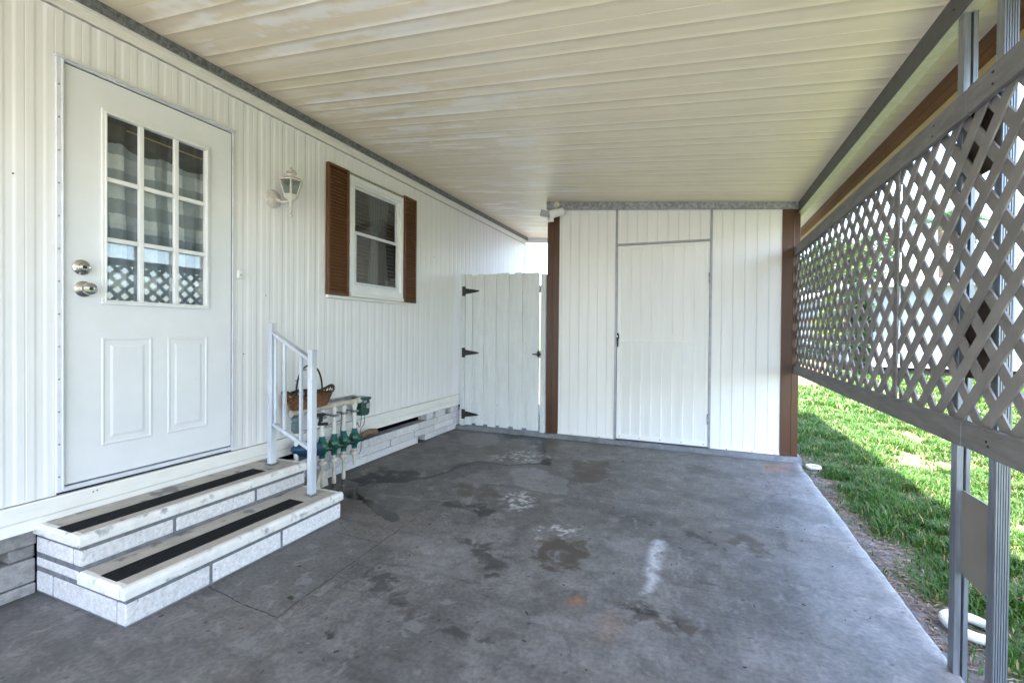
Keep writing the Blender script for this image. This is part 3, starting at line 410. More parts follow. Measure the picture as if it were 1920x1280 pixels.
# twigs, dead leaves and pebbles in the dirt strip
g = np.random.default_rng(5); lm = MB()
for i in range(1500):
    y = g.uniform(1.6, 5.6); x = g.uniform(.86, float(dirt_edge(np.array([y]))[0])+.06); z = float(ground_z(np.array([x]), np.array([y]))[0])+.004
    a = g.uniform(0, 6.28); L = g.uniform(.008, .035); dx, dy = math.cos(a)*L, math.sin(a)*L; w_ = g.uniform(.002, .007)
    lm.add([(x-dx, y-dy, z), (x+dy*w_/L*.8, y-dx*w_/L*.8, z+.004), (x+dx, y+dy, z+.002), (x-dy*w_/L*.8, y+dx*w_/L*.8, z+.005)], [(0,1,2,3)])
M['litter'] = mat('dead leaves', (.14,.09,.055), (.28,.21,.14), .8, scale=25)
tag(lm.build('leaf_litter', M['litter']), 'dead leaves and twigs on the bare soil beside the concrete', kind='stuff')
pm = MB()
for i in range(130):
    y = g.uniform(1.8, 6.2); x = g.uniform(.88, 1.1); z = float(ground_z(np.array([x]), np.array([y]))[0]); r = g.uniform(.004, .012)
    pm.lathe((x, y, z), [(r*.6, -r*.3), (r, 0), (r*.7, r*.5), (r*.2, r*.7)], 6, sx=1.2)
M['pebble'] = mat('pale pebbles', (.30,.27,.25), (.16,.14,.125), .9, scale=40)
tag(pm.build('gravel', M['pebble']), kind='stuff')
sm = MB()
for i in range(150):
    x = g.uniform(-2.6, .8); y = g.uniform(1.0, 4.7); r = g.uniform(.002, .006); a = g.uniform(0, 3); z = .0045
    sm.bar((x-math.cos(a)*r*1.6, y-math.sin(a)*r*1.6, z), (x+math.cos(a)*r*1.6, y+math.sin(a)*r*1.6, z), r*.8, .003)
M['crumb'] = mat('dark crumbs', (.045,.035,.028), (.10,.09,.08), .9, scale=3, lo=.48, hi=.52)
tag(sm.build('debris', M['crumb']), kind='stuff')
lf = MB(); lf.add([(-1.665,1.475,.006),(-1.655,1.462,.010),(-1.635,1.462,.008),(-1.625,1.472,.006),(-1.64,1.484,.010),(-1.655,1.485,.009)], [(0,1,2,3,4,5)])
M['leafg'] = mat('fallen green leaf', (.03,.05,.012), None, .6)
tag(lf.build('fallen_leaf', M['leafg']), 'small dark green leaf lying on the patched concrete before the steps', 'leaf')

# ------------------------------------------------------------------ carport roof
roof = empty('carport', (-.8, 2, 2.5), 'carport with a sloping cream ribbed metal ceiling over the concrete slab', 'carport')
def cz(x): return 2.735-.099*(x+2.70)
cm = bpy.data.materials.new('aged cream ceiling'); cm.use_nodes = True; n = cm.node_tree.nodes; l = cm.node_tree.links; p = n['Principled BSDF']
ac = n.new('ShaderNodeAttribute'); ac.attribute_name = 'tint'; l.new(ac.outputs['Color'], p.inputs['Base Color']); p.inputs['Roughness'].default_value = .42
tcc = n.new('ShaderNodeTexCoord'); nmp = n.new('ShaderNodeMapping'); nmp.inputs['Scale'].default_value = (3, 14, 1); l.new(tcc.outputs['Object'], nmp.inputs[0])
nbb = n.new('ShaderNodeTexNoise'); nbb.inputs['Scale'].default_value = 2; nbb.inputs['Detail'].default_value = 4; l.new(nmp.outputs[0], nbb.inputs['Vector'])
bpc = n.new('ShaderNodeBump'); bpc.inputs['Strength'].default_value = .02; bpc.inputs['Distance'].default_value = .01; l.new(nbb.outputs['Fac'], bpc.inputs['Height']); l.new(bpc.outputs[0], p.inputs['Normal'])
yl, dz, pos = [], [], []
k0 = int(math.floor((-3-1.344)/.1023)); y = None
for k in range(k0, int((7.14-1.344)/.1023)+1):
    ys_ = 1.344+.1023*k; major = (k % 3 == 0)
    if major: pr = [(-.005, 0), (-.0035, .0), (-.003, .005), (-.0005, .005), (.000, .0), (.002, 0)]
    else: pr = [(-.0045, 0), (-.0035, -.0005), (-.0015, -.0005), (-.0005, 0)]
    for a_, b_ in pr: yl.append(ys_+a_); dz.append(b_)
    for t in (.3, .5, .7): yl.append(ys_+.1023*t); dz.append(0.)
yl = np.array(yl); dz = np.array(dz); keep = (yl > -1.6) & (yl < 7.14); yl, dz = yl[keep], dz[keep]
cxs = np.linspace(-2.70, 1.03, 400); CX, CY = np.meshgrid(cxs, yl); CZ = cz(CX)+dz[:, None]+.002*(fbm(CX*.9, CY*.9, 5, 2)-.5)
x_, y_ = CX.ravel(), CY.ravel(); plank = np.floor((y_-1.344)/.1023)
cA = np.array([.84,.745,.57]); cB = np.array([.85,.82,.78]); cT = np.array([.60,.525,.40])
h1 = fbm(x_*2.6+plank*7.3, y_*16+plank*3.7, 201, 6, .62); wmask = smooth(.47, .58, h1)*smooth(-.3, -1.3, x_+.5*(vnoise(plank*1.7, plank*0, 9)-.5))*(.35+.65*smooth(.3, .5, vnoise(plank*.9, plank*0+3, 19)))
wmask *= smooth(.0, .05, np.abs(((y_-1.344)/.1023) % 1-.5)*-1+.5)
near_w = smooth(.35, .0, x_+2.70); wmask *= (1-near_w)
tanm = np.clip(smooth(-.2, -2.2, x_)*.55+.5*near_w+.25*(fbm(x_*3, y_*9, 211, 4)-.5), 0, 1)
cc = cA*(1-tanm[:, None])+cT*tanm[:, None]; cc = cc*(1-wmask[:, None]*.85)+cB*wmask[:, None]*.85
cc *= (.95+.10*fbm(x_*10, y_*30, 221, 3))[:, None]
groove = (np.tile(dz[:, None], (1, len(cxs))).ravel() > .004); cc[groove] *= .75
rib = (np.tile(dz[:, None], (1, len(cxs))).ravel() < -.0004); cc[rib] = cc[rib]*.8+np.array([.70,.66,.52])*.2
ny, nx = CX.shape; idx = np.arange(nx*ny).reshape(ny, nx); F = np.stack([idx[:-1,:-1], idx[1:,:-1], idx[1:,1:], idx[:-1,1:]], -1).reshape(-1, 4)
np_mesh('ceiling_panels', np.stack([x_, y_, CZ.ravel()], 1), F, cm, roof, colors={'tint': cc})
b = MB(); b.prism([(-2.72, cz(-2.72)+.03), (1.12, cz(1.12)+.03), (1.12, cz(1.12)+.085), (-2.72, cz(-2.72)+.085)], 'y', -1.6, 7.16); b.build('roof_deck', M['nroof'], roof)
b = MB(); b.prism([(-2.699, cz(-2.7)-.075), (.815, cz(.815)-.07), (.815, cz(.815)+.028), (-2.699, cz(-2.7)+.028)], 'y', 7.141, 7.165); b.build('rear_trim', M['trim'], roof)
b = MB(); b.prism([(-2.699, cz(-2.7)-.10), (1.12, cz(1.12)-.09), (1.12, cz(1.12)+.028), (-2.699, cz(-2.7)+.028)], 'y', -1.63, -1.601); b.build('front_trim', M['trim'], roof)
# outer beam: C section, web towards the house painted darker as shade, flange below
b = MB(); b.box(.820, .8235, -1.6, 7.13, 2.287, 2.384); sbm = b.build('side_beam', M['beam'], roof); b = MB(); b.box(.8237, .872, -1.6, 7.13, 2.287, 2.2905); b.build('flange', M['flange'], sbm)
for y in (1.98, 2.10, 2.9, 4.6): b = MB(); b.lathe((.819, y, 2.33), [(.004, -.002), (.003, 0)], 8, 'x'); b.build('bolt', M['nail'], sbm)
# gutter: brown box profile
b = MB(); b.prism([(1.030, 2.262), (1.032, 2.250), (1.128, 2.250), (1.135, 2.262), (1.150, 2.392), (1.142, 2.392), (1.125, 2.258), (1.040, 2.258), (1.036, 2.30), (1.030, 2.30)], 'y', -1.63, 7.16)
b.prism([(1.0285, 2.302), (1.036, 2.302), (1.036, 2.3635), (1.0285, 2.3635)], 'y', -1.63, 7.16); b.build('gutter', M['fascia'], roof)
b = MB(); b.prism([(-2.6995, 2.686), (-2.664, 2.686), (-2.660, 2.731), (-2.6995, 2.731)], 'y', -1.6, 7.13); b.build('wall_channel', M['galvdark'], roof)

def fluted(b, x0, x1, y, z0, z1, nfl):
    # fluted strip facing -y
    w_ = (x1-x0)/nfl
    for i in range(nfl): b.prism([(x0+i*w_, y+.004), (x0+i*w_+w_*.12, y), (x0+i*w_+w_*.72, y), (x0+i*w_+w_*.86, y+.004)], 'z', z0, z1)
def post_pair(y1, first):
    b = MB(); b.box(.828, .8465, y1, y1+.040, -.03, 2.287); b.box(.8465, .853, y1+.014, y1+.040, -.03, 2.287); b.box(.853, .866, y1, y1+.040, -.03, 2.287)
    b.build('post', M['post'], roof, .0012, seg=1)
    yb = y1-.218
    b = MB(); b.box(.832, .868, yb+.004, yb+.038, -.03, 2.287); fluted(b, .8325, .8675, yb, -.03, 2.286, 6); b.build('post', M['post'], roof)
    for z0, z1, m, lb in ((.355, .645, M['panelbeige'], 'beige infill panel low between the posts'), (1.035, 1.305, M['paneldark'], 'dark brown infill panel behind the lattice'), (1.705, 1.985, M['paneldark'], 'dark brown infill panel just below the top rail')):
        b = MB(); b.prism([(yb+.036, z0+.014), (y1+.013, z0), (y1+.013, z1), (yb+.036, z1-.004)], 'x', .844, .8505) if False else b.box(.844, .8505, yb+.039, y1+.0135, z0, z1)
        p_ = b.build('infill_panel', m, roof, .001); p_['label'] = lb
post_pair(2.05, True)
post_pair(-1.2, False)

# ------------------------------------------------------------------ lattice screen
scr = empty('lattice_screen', (.81, 2, .85), 'grey wooden lattice screen between two horizontal rails along the lawn side', 'lattice screen')
def rails(y0, y1, jo):
    for z0, z1 in ((.8135, .898), (1.897, 1.981)):
        b = MB(); nseg = 24; vs = []
        for i in range(nseg+1):
            y = y0+(y1-y0)*i/nseg; w_ = .0015*math.sin(y*3+z0*9)+jo
            for (x, z) in ((.794, z0), (.8125, z0), (.8125, z1), (.794, z1)): vs.append((x+w_*.5, y, z+w_))
        b.add(vs, [(i*4+k, i*4+(k+1) % 4, (i+1)*4+(k+1) % 4, (i+1)*4+k) for i in range(nseg) for k in range(4)]+[(0,1,2,3), tuple(nseg*4+k for k in (3,2,1,0))])
        b.build('rail', M['rail'], scr, .002)
rails(1.948, 5.2, 0); rails(-1.4, 1.944, .0025)
def lattice(y0, y1, z0, z1, x, py0, pz0):
    b = MB(); p = .1495; wd = .0425; th = .0065
    for layer, sg in ((0, 1), (1, -1)):
        c0 = (py0+sg*pz0)+p/2; xa = x+layer*th
        lo_, hi_ = (y0+z0, y1+z1) if sg == 1 else (y0-z1, y1-z0)
        k = math.floor((lo_-c0)/p)
        while c0+k*p < hi_:
            c = c0+k*p; k += 1
            # line: y + sg*z = c ; clip to the panel rectangle
            pts = []
            for off in (-wd/2*math.sqrt(2), wd/2*math.sqrt(2)):
                cc_ = c+off
                za, zb = (cc_-y1, cc_-y0) if sg == 1 else (y0-cc_, y1-cc_)
                za, zb = max(z0, za), min(z1, zb)
                if zb-za < .004: pts = None; break
                pts.append(((cc_-sg*za, za), (cc_-sg*zb, zb)))
            if not pts: continue
            (a1, b1), (a2, b2) = pts
            b.prism([a1, a2, b2, b1], 'x', xa+.0002, xa+th-.0002)
    return b
lattice(2.560, 5.2, .835, 1.955, .8135, 1.734, 1.247).build('lattice_panel', M['lattice'], scr)
lattice(-1.4, 2.530, .835, 1.955, .8135, 1.734, 1.247).build('lattice_panel', M['lattice'], scr)
b = MB(); b.box(.806, .8133, 2.525, 2.565, .899, 1.896); b.build('batten', M['rail'], scr, .001)
for y, z in ((1.80,1.96),(1.80,1.925),(2.17,1.955),(2.18,1.92),(1.79,.85),(1.80,.862),(2.545,1.40),(3.3,.86),(3.3,1.94),(4.1,.85)):
    b = MB(); b.lathe(((.7935 if not(1.3 < z < 1.5) else .8055), y, z), [(.0045, -.001), (.004, .0008)], 8, 'x'); b.build('nail', M['nail'], scr)
# ------------------------------------------------------------------ mobile home
home = empty('mobile_home', (WX, 2, .29), 'white ribbed mobile home wall with a door and a shuttered window', 'mobile home')
def siding_sheet(b, y0, y1, z0, z1, period=.0985, ph=.956, x=WX, depth=.0026, axis='y', sgn=1, top=None):
    ys_ = [y0]; pr = [(0, 0), (.004, -.25), (.010, -.9), (.013, -1), (.030, -1), (.033, -.9), (.040, -.25), (.045, 0), (.068, 0), (.071, -.28), (.073, -.28), (.076, 0)]
    k = math.floor((y0-ph)/period)-1
    pts = []
    while ph+k*period < y1+period:
        for a_, d_ in pr: pts.append((ph+k*period+a_*period/.0985, d_*depth))
        k += 1
    def at(v):
        for (a, da), (b_, db) in zip(pts[:-1], pts[1:]):
            if a <= v <= b_: return da+(db-da)*(v-a)/max(b_-a, 1e-9)
        return 0
    L = [(y0, at(y0))]+[q for q in pts if y0 < q[0] < y1]+[(y1, at(y1))]
    vs = []
    for y, d in L:
        zt = top(y) if top else z1
        if axis == 'y': vs += [(x+d, y, z0), (x+d, y, zt)]
        else: vs += [(y, x-d*sgn, z0), (y, x-d*sgn, zt)]
    b.add(vs, [(2*i, 2*i+2, 2*i+3, 2*i+1) for i in range(len(L)-1)])
b = MB()
for y0, y1, z0, z1 in ((-3, 1.130, .4175, 2.6175), (1.130, 1.970, 2.398, 2.6175), (1.970, 2.980, .4175, 2.6175), (2.980, 3.704, .4165, 1.492), (2.980, 3.704, 2.455, 2.6175), (3.704, 7.14, .4175, 2.6175)):
    siding_sheet(b, y0, y1, z0, z1)
b.build('siding', M['siding'], home)
b = MB(); b.prism([(-2.712, 2.6245), (-2.688, 2.6245), (-2.688, 2.664), (-2.692, 2.668), (-2.682, 2.671), (-2.682, 2.6855), (-2.712, 2.6855)], 'y', -3, 7.14); b.build('eave_trim', M['trim'], home)
for z in (.405, 2.605): b = MB(); b.box(-2.719, -2.7125, -3, 7.12, z, z+.03); b.build('seam_shadow', M['crawl'], home)  # dark strips paint the shadow line into the siding seams
b = MB(); b.prism([(-2.72, .29), (-2.690, .290), (-2.690, .296), (-2.697, .300), (-2.697, .335), (-2.690, .345), (-2.690, .409), (-2.693, .4135), (-2.72, .4135)], 'y', -3, 7.14); b.build('belly_band', M['trim'], home)
b = MB(); b.box(-2.705, -2.694, 7.10, 7.143, .42, 2.62); b.build('corner_trim', M['trim'], home)
b = MB(); b.box(-5.2, -3.45, -3, 7.13, .30, 2.9); b.box(-3.45, -2.72, 4.2, 7.13, .3, 2.66); b.box(-3.45,-2.72,-3,-.5,.3,2.66); b.box(-3.45,-2.72,-.5,4.2,.28,.30); b.box(-3.45,-2.72,-.5,4.2,2.63,2.66); b.build('room_shell', M['room'], home)
b = MB(); b.box(-5.1, -2.99, -2.9, 7.0, -.1, .27); b.build('crawl_space', M['crawl'], home)  # dark box puts the shade under the floor into colour
# skirting of blocks
b = MB(); b.box(-2.97, -2.742, 2.2, 7.1, -.1, .205); b2 = MB()
g = np.random.default_rng(3)
def blk(bb, y0, y1, z0, z1, d=0): bb.box(-2.84, -2.728+d, y0+.002, y1-.002, z0+.0015, z1-.0015)
for r_, (z0, z1) in enumerate(((-.02, .066), (.066, .136), (.136, .209))):
    y = 2.2-.17*r_
    while y < 7.1:
        L = g.choice([.39, .39, .39, .26]); y1 = min(y+L, 7.1)
        if not (r_ == 0 and y < 4.14 < y1) and not (r_ == 1 and y < 4.14 < y1 and False): blk(b2, y, y1, z0, z1, g.uniform(-.007, .003))
        else: blk(b2, y, 4.06, z0, z1); blk(b2, 4.20, y1, z0, z1) if y1 > 4.21 else None
        y = y1+float(g.choice([0, 0, 0, .010]))
for y0, y1 in ((4.22, 4.36), (4.40, 4.62), (4.74, 4.93), (5.3, 5.7), (6.2, 6.6)): blk(b2, y0, y1, .209, .286)
s1 = b2.build('block_skirting', M['block'], home, .004); s1['label'] = 'white painted block skirting with gaps between the blocks'
b = MB()
for z0, z1, L0, L1 in ((-.06, .045, -3, 1.075), (.047, .155, -3, 1.075), (.215, .288, -3, 1.075)):
    y = L0; 
    while y < L1-.01: y1 = min(y+.39, L1); blk(b, y, y1, z0, z1, g.uniform(-.006, .004)); y = y1
blk(b, .985, 1.075, .156, .2145, -.01); blk(b, .2, .5, .156, .2145, -.01); blk(b, -.8, -.5, .156, .2145, -.01)
s2 = b.build('block_skirting', M['blockgrey'], home, .007, seg=2); s2['label'] = 'bare grey rough block skirting left of the steps'

# --- entry door
door = MB()
D0, D1, DZ0, DZ1 = 1.158, 1.960, .456, 2.383; xd = -2.694
gl = (1.300, 1.812, 1.302, 2.236)
door.box(xd-.04, xd, D0, gl[0], DZ0, DZ1); door.box(xd-.04, xd, gl[1], D1, DZ0, DZ1)
door.box(xd-.04, xd, gl[0], gl[1], gl[3], DZ1); door.box(xd-.04, xd, gl[0], gl[1], DZ0, gl[2])
door = door.build('entry_door', M['door'], home); door['label'] = 'white entry door with a nine pane window and two raised panels'
def ring(b, y0, y1, z0, z1, w_, x0, x1):
    b.box(x0, x1, y0, y1, z1-w_, z1); b.box(x0, x1, y0, y1, z0, z0+w_); b.box(x0, x1, y0, y0+w_, z0+w_, z1-w_); b.box(x0, x1, y1-w_, y1, z0+w_, z1-w_)
b = MB(); ring(b, 1.2935, 1.820, 1.294, 2.243, .016, xd+.0005, xd+.012); ring(b, 1.306, 1.808, 1.307, 2.230, .0085, xd-.02, xd+.016)
for y in (1.4655, 1.6365): b.box(xd-.012, xd+.010, y-.011, y+.011, 1.3155, 2.2215)
for z in (1.612, 1.906):
    for a_, c0 in ((1.3145, 1.4545), (1.4765, 1.6255), (1.6475, 1.7995)): b.box(xd-.012, xd+.0085, a_, c0, z-.011, z+.011)
b.build('window_grille', M['vinyl'], door, .003)
b = MB(); b.box(xd-.018, xd-.014, 1.304, 1.810, 1.304, 2.234); b.build('window_pane', M['glass'], door)
for y0, y1 in ((1.295, 1.520), (1.594, 1.816)):
    b = MB(); z0, z1 = .604, 1.133; x = xd
    def fr(y0, y1, z0, z1, x): return [(x, y0, z0), (x, y1, z0), (x, y1, z1), (x, y0, z1)]
    L = [(0, .0005), (.005, .0034), (.010, .0034), (.016, .0008), (.036, .0008), (.048, .0040)]
    vs = []
    for i_, dx in L: vs += fr(y0+i_, y1-i_, z0+i_, z1-i_, x+dx)
    fs = [(i*4+k, i*4+(k+1) % 4, (i+1)*4+(k+1) % 4, (i+1)*4+k) for i in range(len(L)-1) for k in range(4)]+[tuple((len(L)-1)*4+k for k in range(4))]
    b.add(vs, fs).build('raised_panel', M['door'], door)
b = MB(); b.lathe((xd+.0, 1.219, 1.462), [(.036, 0), (.036, .008), (.030, .014), (.020, .018), (.019, .026), (.016, .028)], 28, 'x'); b.build('deadbolt', M['chrome'], door, smooth=True)
b = MB(); b.lathe((xd+.0, 1.226, 1.361), [(.036, 0), (.037, .006), (.028, .012), (.015, .018), (.014, .030), (.026, .038), (.029, .050), (.027, .062), (.018, .067)], 28, 'x'); b.build('door_knob', M['chrome'], door, smooth=True)
for y, z, x in ((1.219, 1.462, xd+.0285), (1.226, 1.361, xd+.0675)):
    b = MB(); b.lathe((x, y, z), [(.008, -.002), (.008, .0015), (.006, .002)], 14, 'x'); b.box(x+.0021, x+.003, y-.001, y+.001, z-.004, z+.004); b.build('keyhole', M['black'], door)
# frame
b = MB(); x0, x1 = -2.72, -2.688
b.box(x0, x1, 1.127, 1.1515, .428, 2.400); b.box(x0, x1, 1.9665, 1.975, .428, 2.400); b.box(x0, x1, 1.1515, 1.9665, 2.390, 2.400); b.box(x0, x1, 1.1515, 1.9665, .428, .4485)
b.box(x1, x1+.008, 1.1435, 1.1515, .44, 2.396); b.box(x0, -2.676, 1.120, 1.982, 2.4005, 2.407)
fr_ = b.build('door_frame', M['alu'], home, .0012, seg=1)
for i in range(13): b = MB(); b.lathe((-2.6878, 1.135, .50+i*.148), [(.0045, 0), (.0035, .003)], 10, 'x'); b.build('screw', M['galv'], fr_)
b = MB(); b.box(-2.735, -2.714, 1.150, 1.968, .447, 2.392); 
M['gasket'] = mat('dark door gasket', (.03,.035,.045), None, .8)
bb = MB(); bb.box(-2.7345,-2.700,1.1516,1.1575,.4486,2.389); bb.box(-2.7345,-2.700,1.9604,1.9664,.4486,2.389); bb.box(-2.7345,-2.700,1.1576,1.9603,2.3835,2.389); bb.build('gasket', M['gasket'], fr_)
# curtain inside the door window
cm_ = bpy.data.materials.new('gingham curtain'); cm_.use_nodes = True; n = cm_.node_tree.nodes; l = cm_.node_tree.links; p = n['Principled BSDF']; p.inputs['Roughness'].default_value = .9
g_ = n.new('ShaderNodeAttribute'); g_.attribute_name = 'tint'; l.new(g_.outputs['Color'], p.inputs['Base Color'])
cy = np.linspace(1.27, 1.85, 200); czs = np.linspace(1.27, 2.30, 260); CY, CZ = np.meshgrid(cy, czs); yy, zz = CY.ravel(), CZ.ravel()
fold = .010*np.sin(yy*34+1.5*np.sin(zz*2))+.006*np.sin(yy*71+2)+.004*np.sin(zz*5+yy*9)
yw = yy+.008*np.sin(zz*7)+.3*fold; a_ = (((yw-1.352)/.143) % 1) < .53; b_ = (((zz+.004*np.sin(yy*30)-1.385)/.149) % 1) < .50
hem = 2.105-.03*(yy-1.3)+.012*np.sin(yy*28)
cv = np.where((a_ & b_)[:, None], [.72,.73,.75], np.where((a_ | b_)[:, None], [.34,.37,.42], [.24,.27,.31])).astype(float)
cv = np.where((zz > hem)[:, None], cv*.07, cv)
cv = cv*(.9+.2*fbm(yy*60, zz*60, 3, 3))[:, None]
ny, nx = CY.shape; idx = np.arange(nx*ny).reshape(ny, nx); F = np.stack([idx[:-1,:-1], idx[:-1,1:], idx[1:,1:], idx[1:,:-1]], -1).reshape(-1, 4)
np_mesh('curtain', np.stack([-2.752+fold, yy, zz], 1), F, cm_, door, colors={'tint': cv}, smooth=True)
b = MB(); b.tube([(-2.728, 1.42, 2.188), (-2.728, 1.81, 2.176)], .0035, 8); b.build('curtain_rod', M['brass'], door)

# --- window
win = MB(); ring(win, 2.976, 3.708, 1.490, 2.457, .045, -2.72, -2.672); win = win.build('window', M['vinyl'], home, .004)
b = MB(); ring(b, 3.0225, 3.662, 1.5365, 2.411, .020, -2.715, -2.684); b.build('window_frame', M['vinyl'], win, .002)
b = MB(); ring(b, 3.043, 3.641, 1.985, 2.390, .022, -2.712, -2.699); b.build('upper_sash', M['alu'], win, .002)
b = MB(); ring(b, 3.043, 3.641, 1.557, 2.010, .026, -2.698, -2.6865); b.build('lower_sash', M['alu'], win, .002)
b = MB(); b.box(-2.707, -2.704, 3.064, 3.620, 2.006, 2.37); b.build('pane', M['glass'], win); b = MB(); b.box(-2.694, -2.691, 3.068, 3.616, 1.582, 1.985); b.build('pane', M['glass'], win)
b = MB(); b.prism([(-2.70, 1.455), (-2.662, 1.455), (-2.660, 1.470), (-2.668, 1.4895), (-2.70, 1.4895)], 'y', 2.985, 3.705); b.build('sill', M['vinyl'], win, .001)
b = MB(); b.box(-2.70, -2.672, 2.738, 3.928, 1.430, 1.4515); b.build('bottom_ledge', M['trim'], win, .001)
b = MB(); b.box(-2.71, -2.684, 2.962, 3.722, 2.4575, 2.482); M['grime'] = mat('grimy caulk', (.40,.38,.33), (.16,.15,.13), .9, scale=60, lo=.4, hi=.6, bump=.5); b.build('header_flashing', M['grime'], win)
M['blind'] = mat('dim blind slat', (.13,.11,.09), (.09,.08,.065), .6, scale=6)
b = MB()
for i in range(25):
    z = 1.56+i*.0345; b.prism([(-2.749, z+.0165), (-2.7475, z+.0170), (-2.740, z-.003), (-2.7415, z-.0035)], 'y', 3.03, 3.65)
b.build('blind', M['blind'], win)
cy = np.linspace(3.24, 3.60, 70); czs = np.linspace(1.55, 2.40, 12); CY, CZ = np.meshgrid(cy, czs); yy, zz = CY.ravel(), CZ.ravel()
half = np.clip(.10+.05*np.abs(zz-2.0)/.4, 0, .2); yy2 = 3.40+(yy-3.42)/.18*half*1.0
ny, nx = CY.shape; idx = np.arange(nx*ny).reshape(ny, nx); F = np.stack([idx[:-1,:-1], idx[:-1,1:], idx[1:,1:], idx[1:,:-1]], -1).reshape(-1, 4)
fo = .008*np.sin(yy*130); ct = np.tile(np.array([[.11,.11,.12]]), (len(yy), 1))*(1+.3*np.sin(yy*130+1))[:, None]
np_mesh('curtain', np.stack([-2.728+fo*.6, yy2, zz], 1), F, cm_, win, colors={'tint': ct}, smooth=True)
b = MB(); b.box(-2.95,-2.93,2.95,3.75,1.45,2.5); b.build('backing', M['room'], win)
for y0, y1, z0, z1, lb in ((2.737, 2.962, 1.455, 2.481, 'wider near brown louvred shutter'), (3.722, 3.924, 1.4535, 2.490, 'far brown louvred shutter')):
    b = MB(); ring(b, y0, y1, z0, z1, .020, -2.699, -2.668); b.box(-2.699, -2.685, y0+.02, y1-.02, z0+.02, z1-.02)
    n_ = 37
    for i in range(n_):
        z = z0+.03+i*(z1-z0-.05)/n_; b.prism([(-2.686, z), (-2.6715, z-.004), (-2.670, z), (-2.684, z+.020)], 'y', y0+.0201, y1-.0201)
    sh = b.build('shutter', M['shutter'], home, .001, seg=1); sh['label'] = lb

for y, z in ((2.21, 1.405), (1.262, .392), (1.278, .394), (.99, 1.83), (2.05, 1.02), (4.3, 1.98)): b = MB(); b.lathe((-2.6975 if z > .42 else -2.6895, y, z), [(.0035, -.004), (.003, .001)], 8, 'x'); b.build('screw_hole', M['nail'], home)
# doorbell and wall marks
b = MB(); b.box(-2.701, -2.680, 2.000, 2.030, 1.497, 1.553); db = b.build('doorbell', M['vinyl'], None, .004); tag(db, 'small white doorbell on the siding right of the door', 'doorbell')
b = MB(); b.box(-2.6805, -2.677, 2.009, 2.021, 1.512, 1.526); b2 = b.build('button', M['cream'], db)

# ------------------------------------------------------------------ wall lantern
lan = empty('wall_lantern', (-2.69, 2.25, 2.06), 'weathered white coach lantern mounted on the siding between door and window', 'wall lantern')
LC = (-2.600, 2.322)
b = MB(); b.lathe((-2.6975, 2.262, 2.065), [(.062, 0), (.060, .010), (.045, .018), (.020, .028), (.012, .030)], 28, 'x'); b.build('back_plate', M['lampw'], lan, smooth=True)
b = MB(); b.tube([(-2.67, 2.262, 2.060), (-2.645, 2.285, 2.045), (-2.615, 2.310, 2.050), (LC[0], LC[1], 2.065)], .009, 10); b.build('arm', M['lampw'], lan, smooth=True)
b = MB(); b.lathe((LC[0], LC[1], 0), [(.004, 1.940), (.012, 1.952), (.016, 1.962), (.006, 1.972), (.010, 1.985), (.009, 2.03), (.012, 2.05), (.022, 2.066), (.040, 2.078), (.046, 2.090), (.040, 2.094)], 16); b.build('stem', M['lampw'], lan, smooth=True)
def hexp(r, z, k): t = math.pi/3*k+.3; return (LC[0]+r*math.cos(t), LC[1]+r*math.sin(t), z)
b = MB(); b.add([hexp(.043, 2.094, k) for k in range(6)]+[hexp(.076, 2.188, k) for k in range(6)], [(k, (k+1) % 6, 6+(k+1) % 6, 6+k) for k in range(6)]); b.build('lamp_glass', M['lampglass'], lan)
b = MB()
for k in range(6): b.bar(hexp(.045, 2.092, k), hexp(.078, 2.190, k), .008, .006)
for r_, z in ((.046, 2.094), (.079, 2.190)):
    for k in range(6): b.bar(hexp(r_, z, k), hexp(r_, z, k+1), .006, .008)
b.build('lamp_frame', M['lampw'], lan)
b = MB(); b.lathe((LC[0], LC[1], 0), [(.080, 2.194), (.055, 2.212), (.030, 2.222), (.026, 2.236), (.034, 2.240)], 6, a0=.3); b.lathe((LC[0], LC[1], 0), [(.036, 2.243), (.040, 2.247), (.028, 2.262), (.010, 2.270), (.006, 2.276), (.008, 2.284), (.002, 2.290)], 16); b.build('lamp_cap', M['lampw'], lan, smooth=True)
b = MB(); b.lathe((LC[0], LC[1], 0), [(.010, 2.096), (.010, 2.13), (.014, 2.14), (.016, 2.16), (.006, 2.175)], 12); b.build('bulb', M['cream'], lan, smooth=True)

# ------------------------------------------------------------------ steps
st = empty('concrete_steps', (-2.4, 1.65, 0), 'two white painted block steps with black grip strips below the entry door', 'steps')
b = MB(); b.box(-2.735, -2.0735, 1.078, 2.231, -.01, .112); b.box(-2.735, -2.3835, 1.078, 2.239, .112, .262); b.build('mortar_core', M['mortar'], st)
b = MB()
def front(b, x, y0, y1, z0, z1, joints):
    c = [y0]+joints+[y1]
    for a_, e_ in zip(c[:-1], c[1:]): b.box(x-.06, x, a_+(.006 if a_ != y0 else 0), e_-(.006 if e_ != y1 else 0), z0, z1)
front(b, -2.070, 1.074, 2.235, .006, .095, [1.415, 1.80])
front(b, -2.380, 1.074, 2.243, .178, .246, [1.445, 1.89])
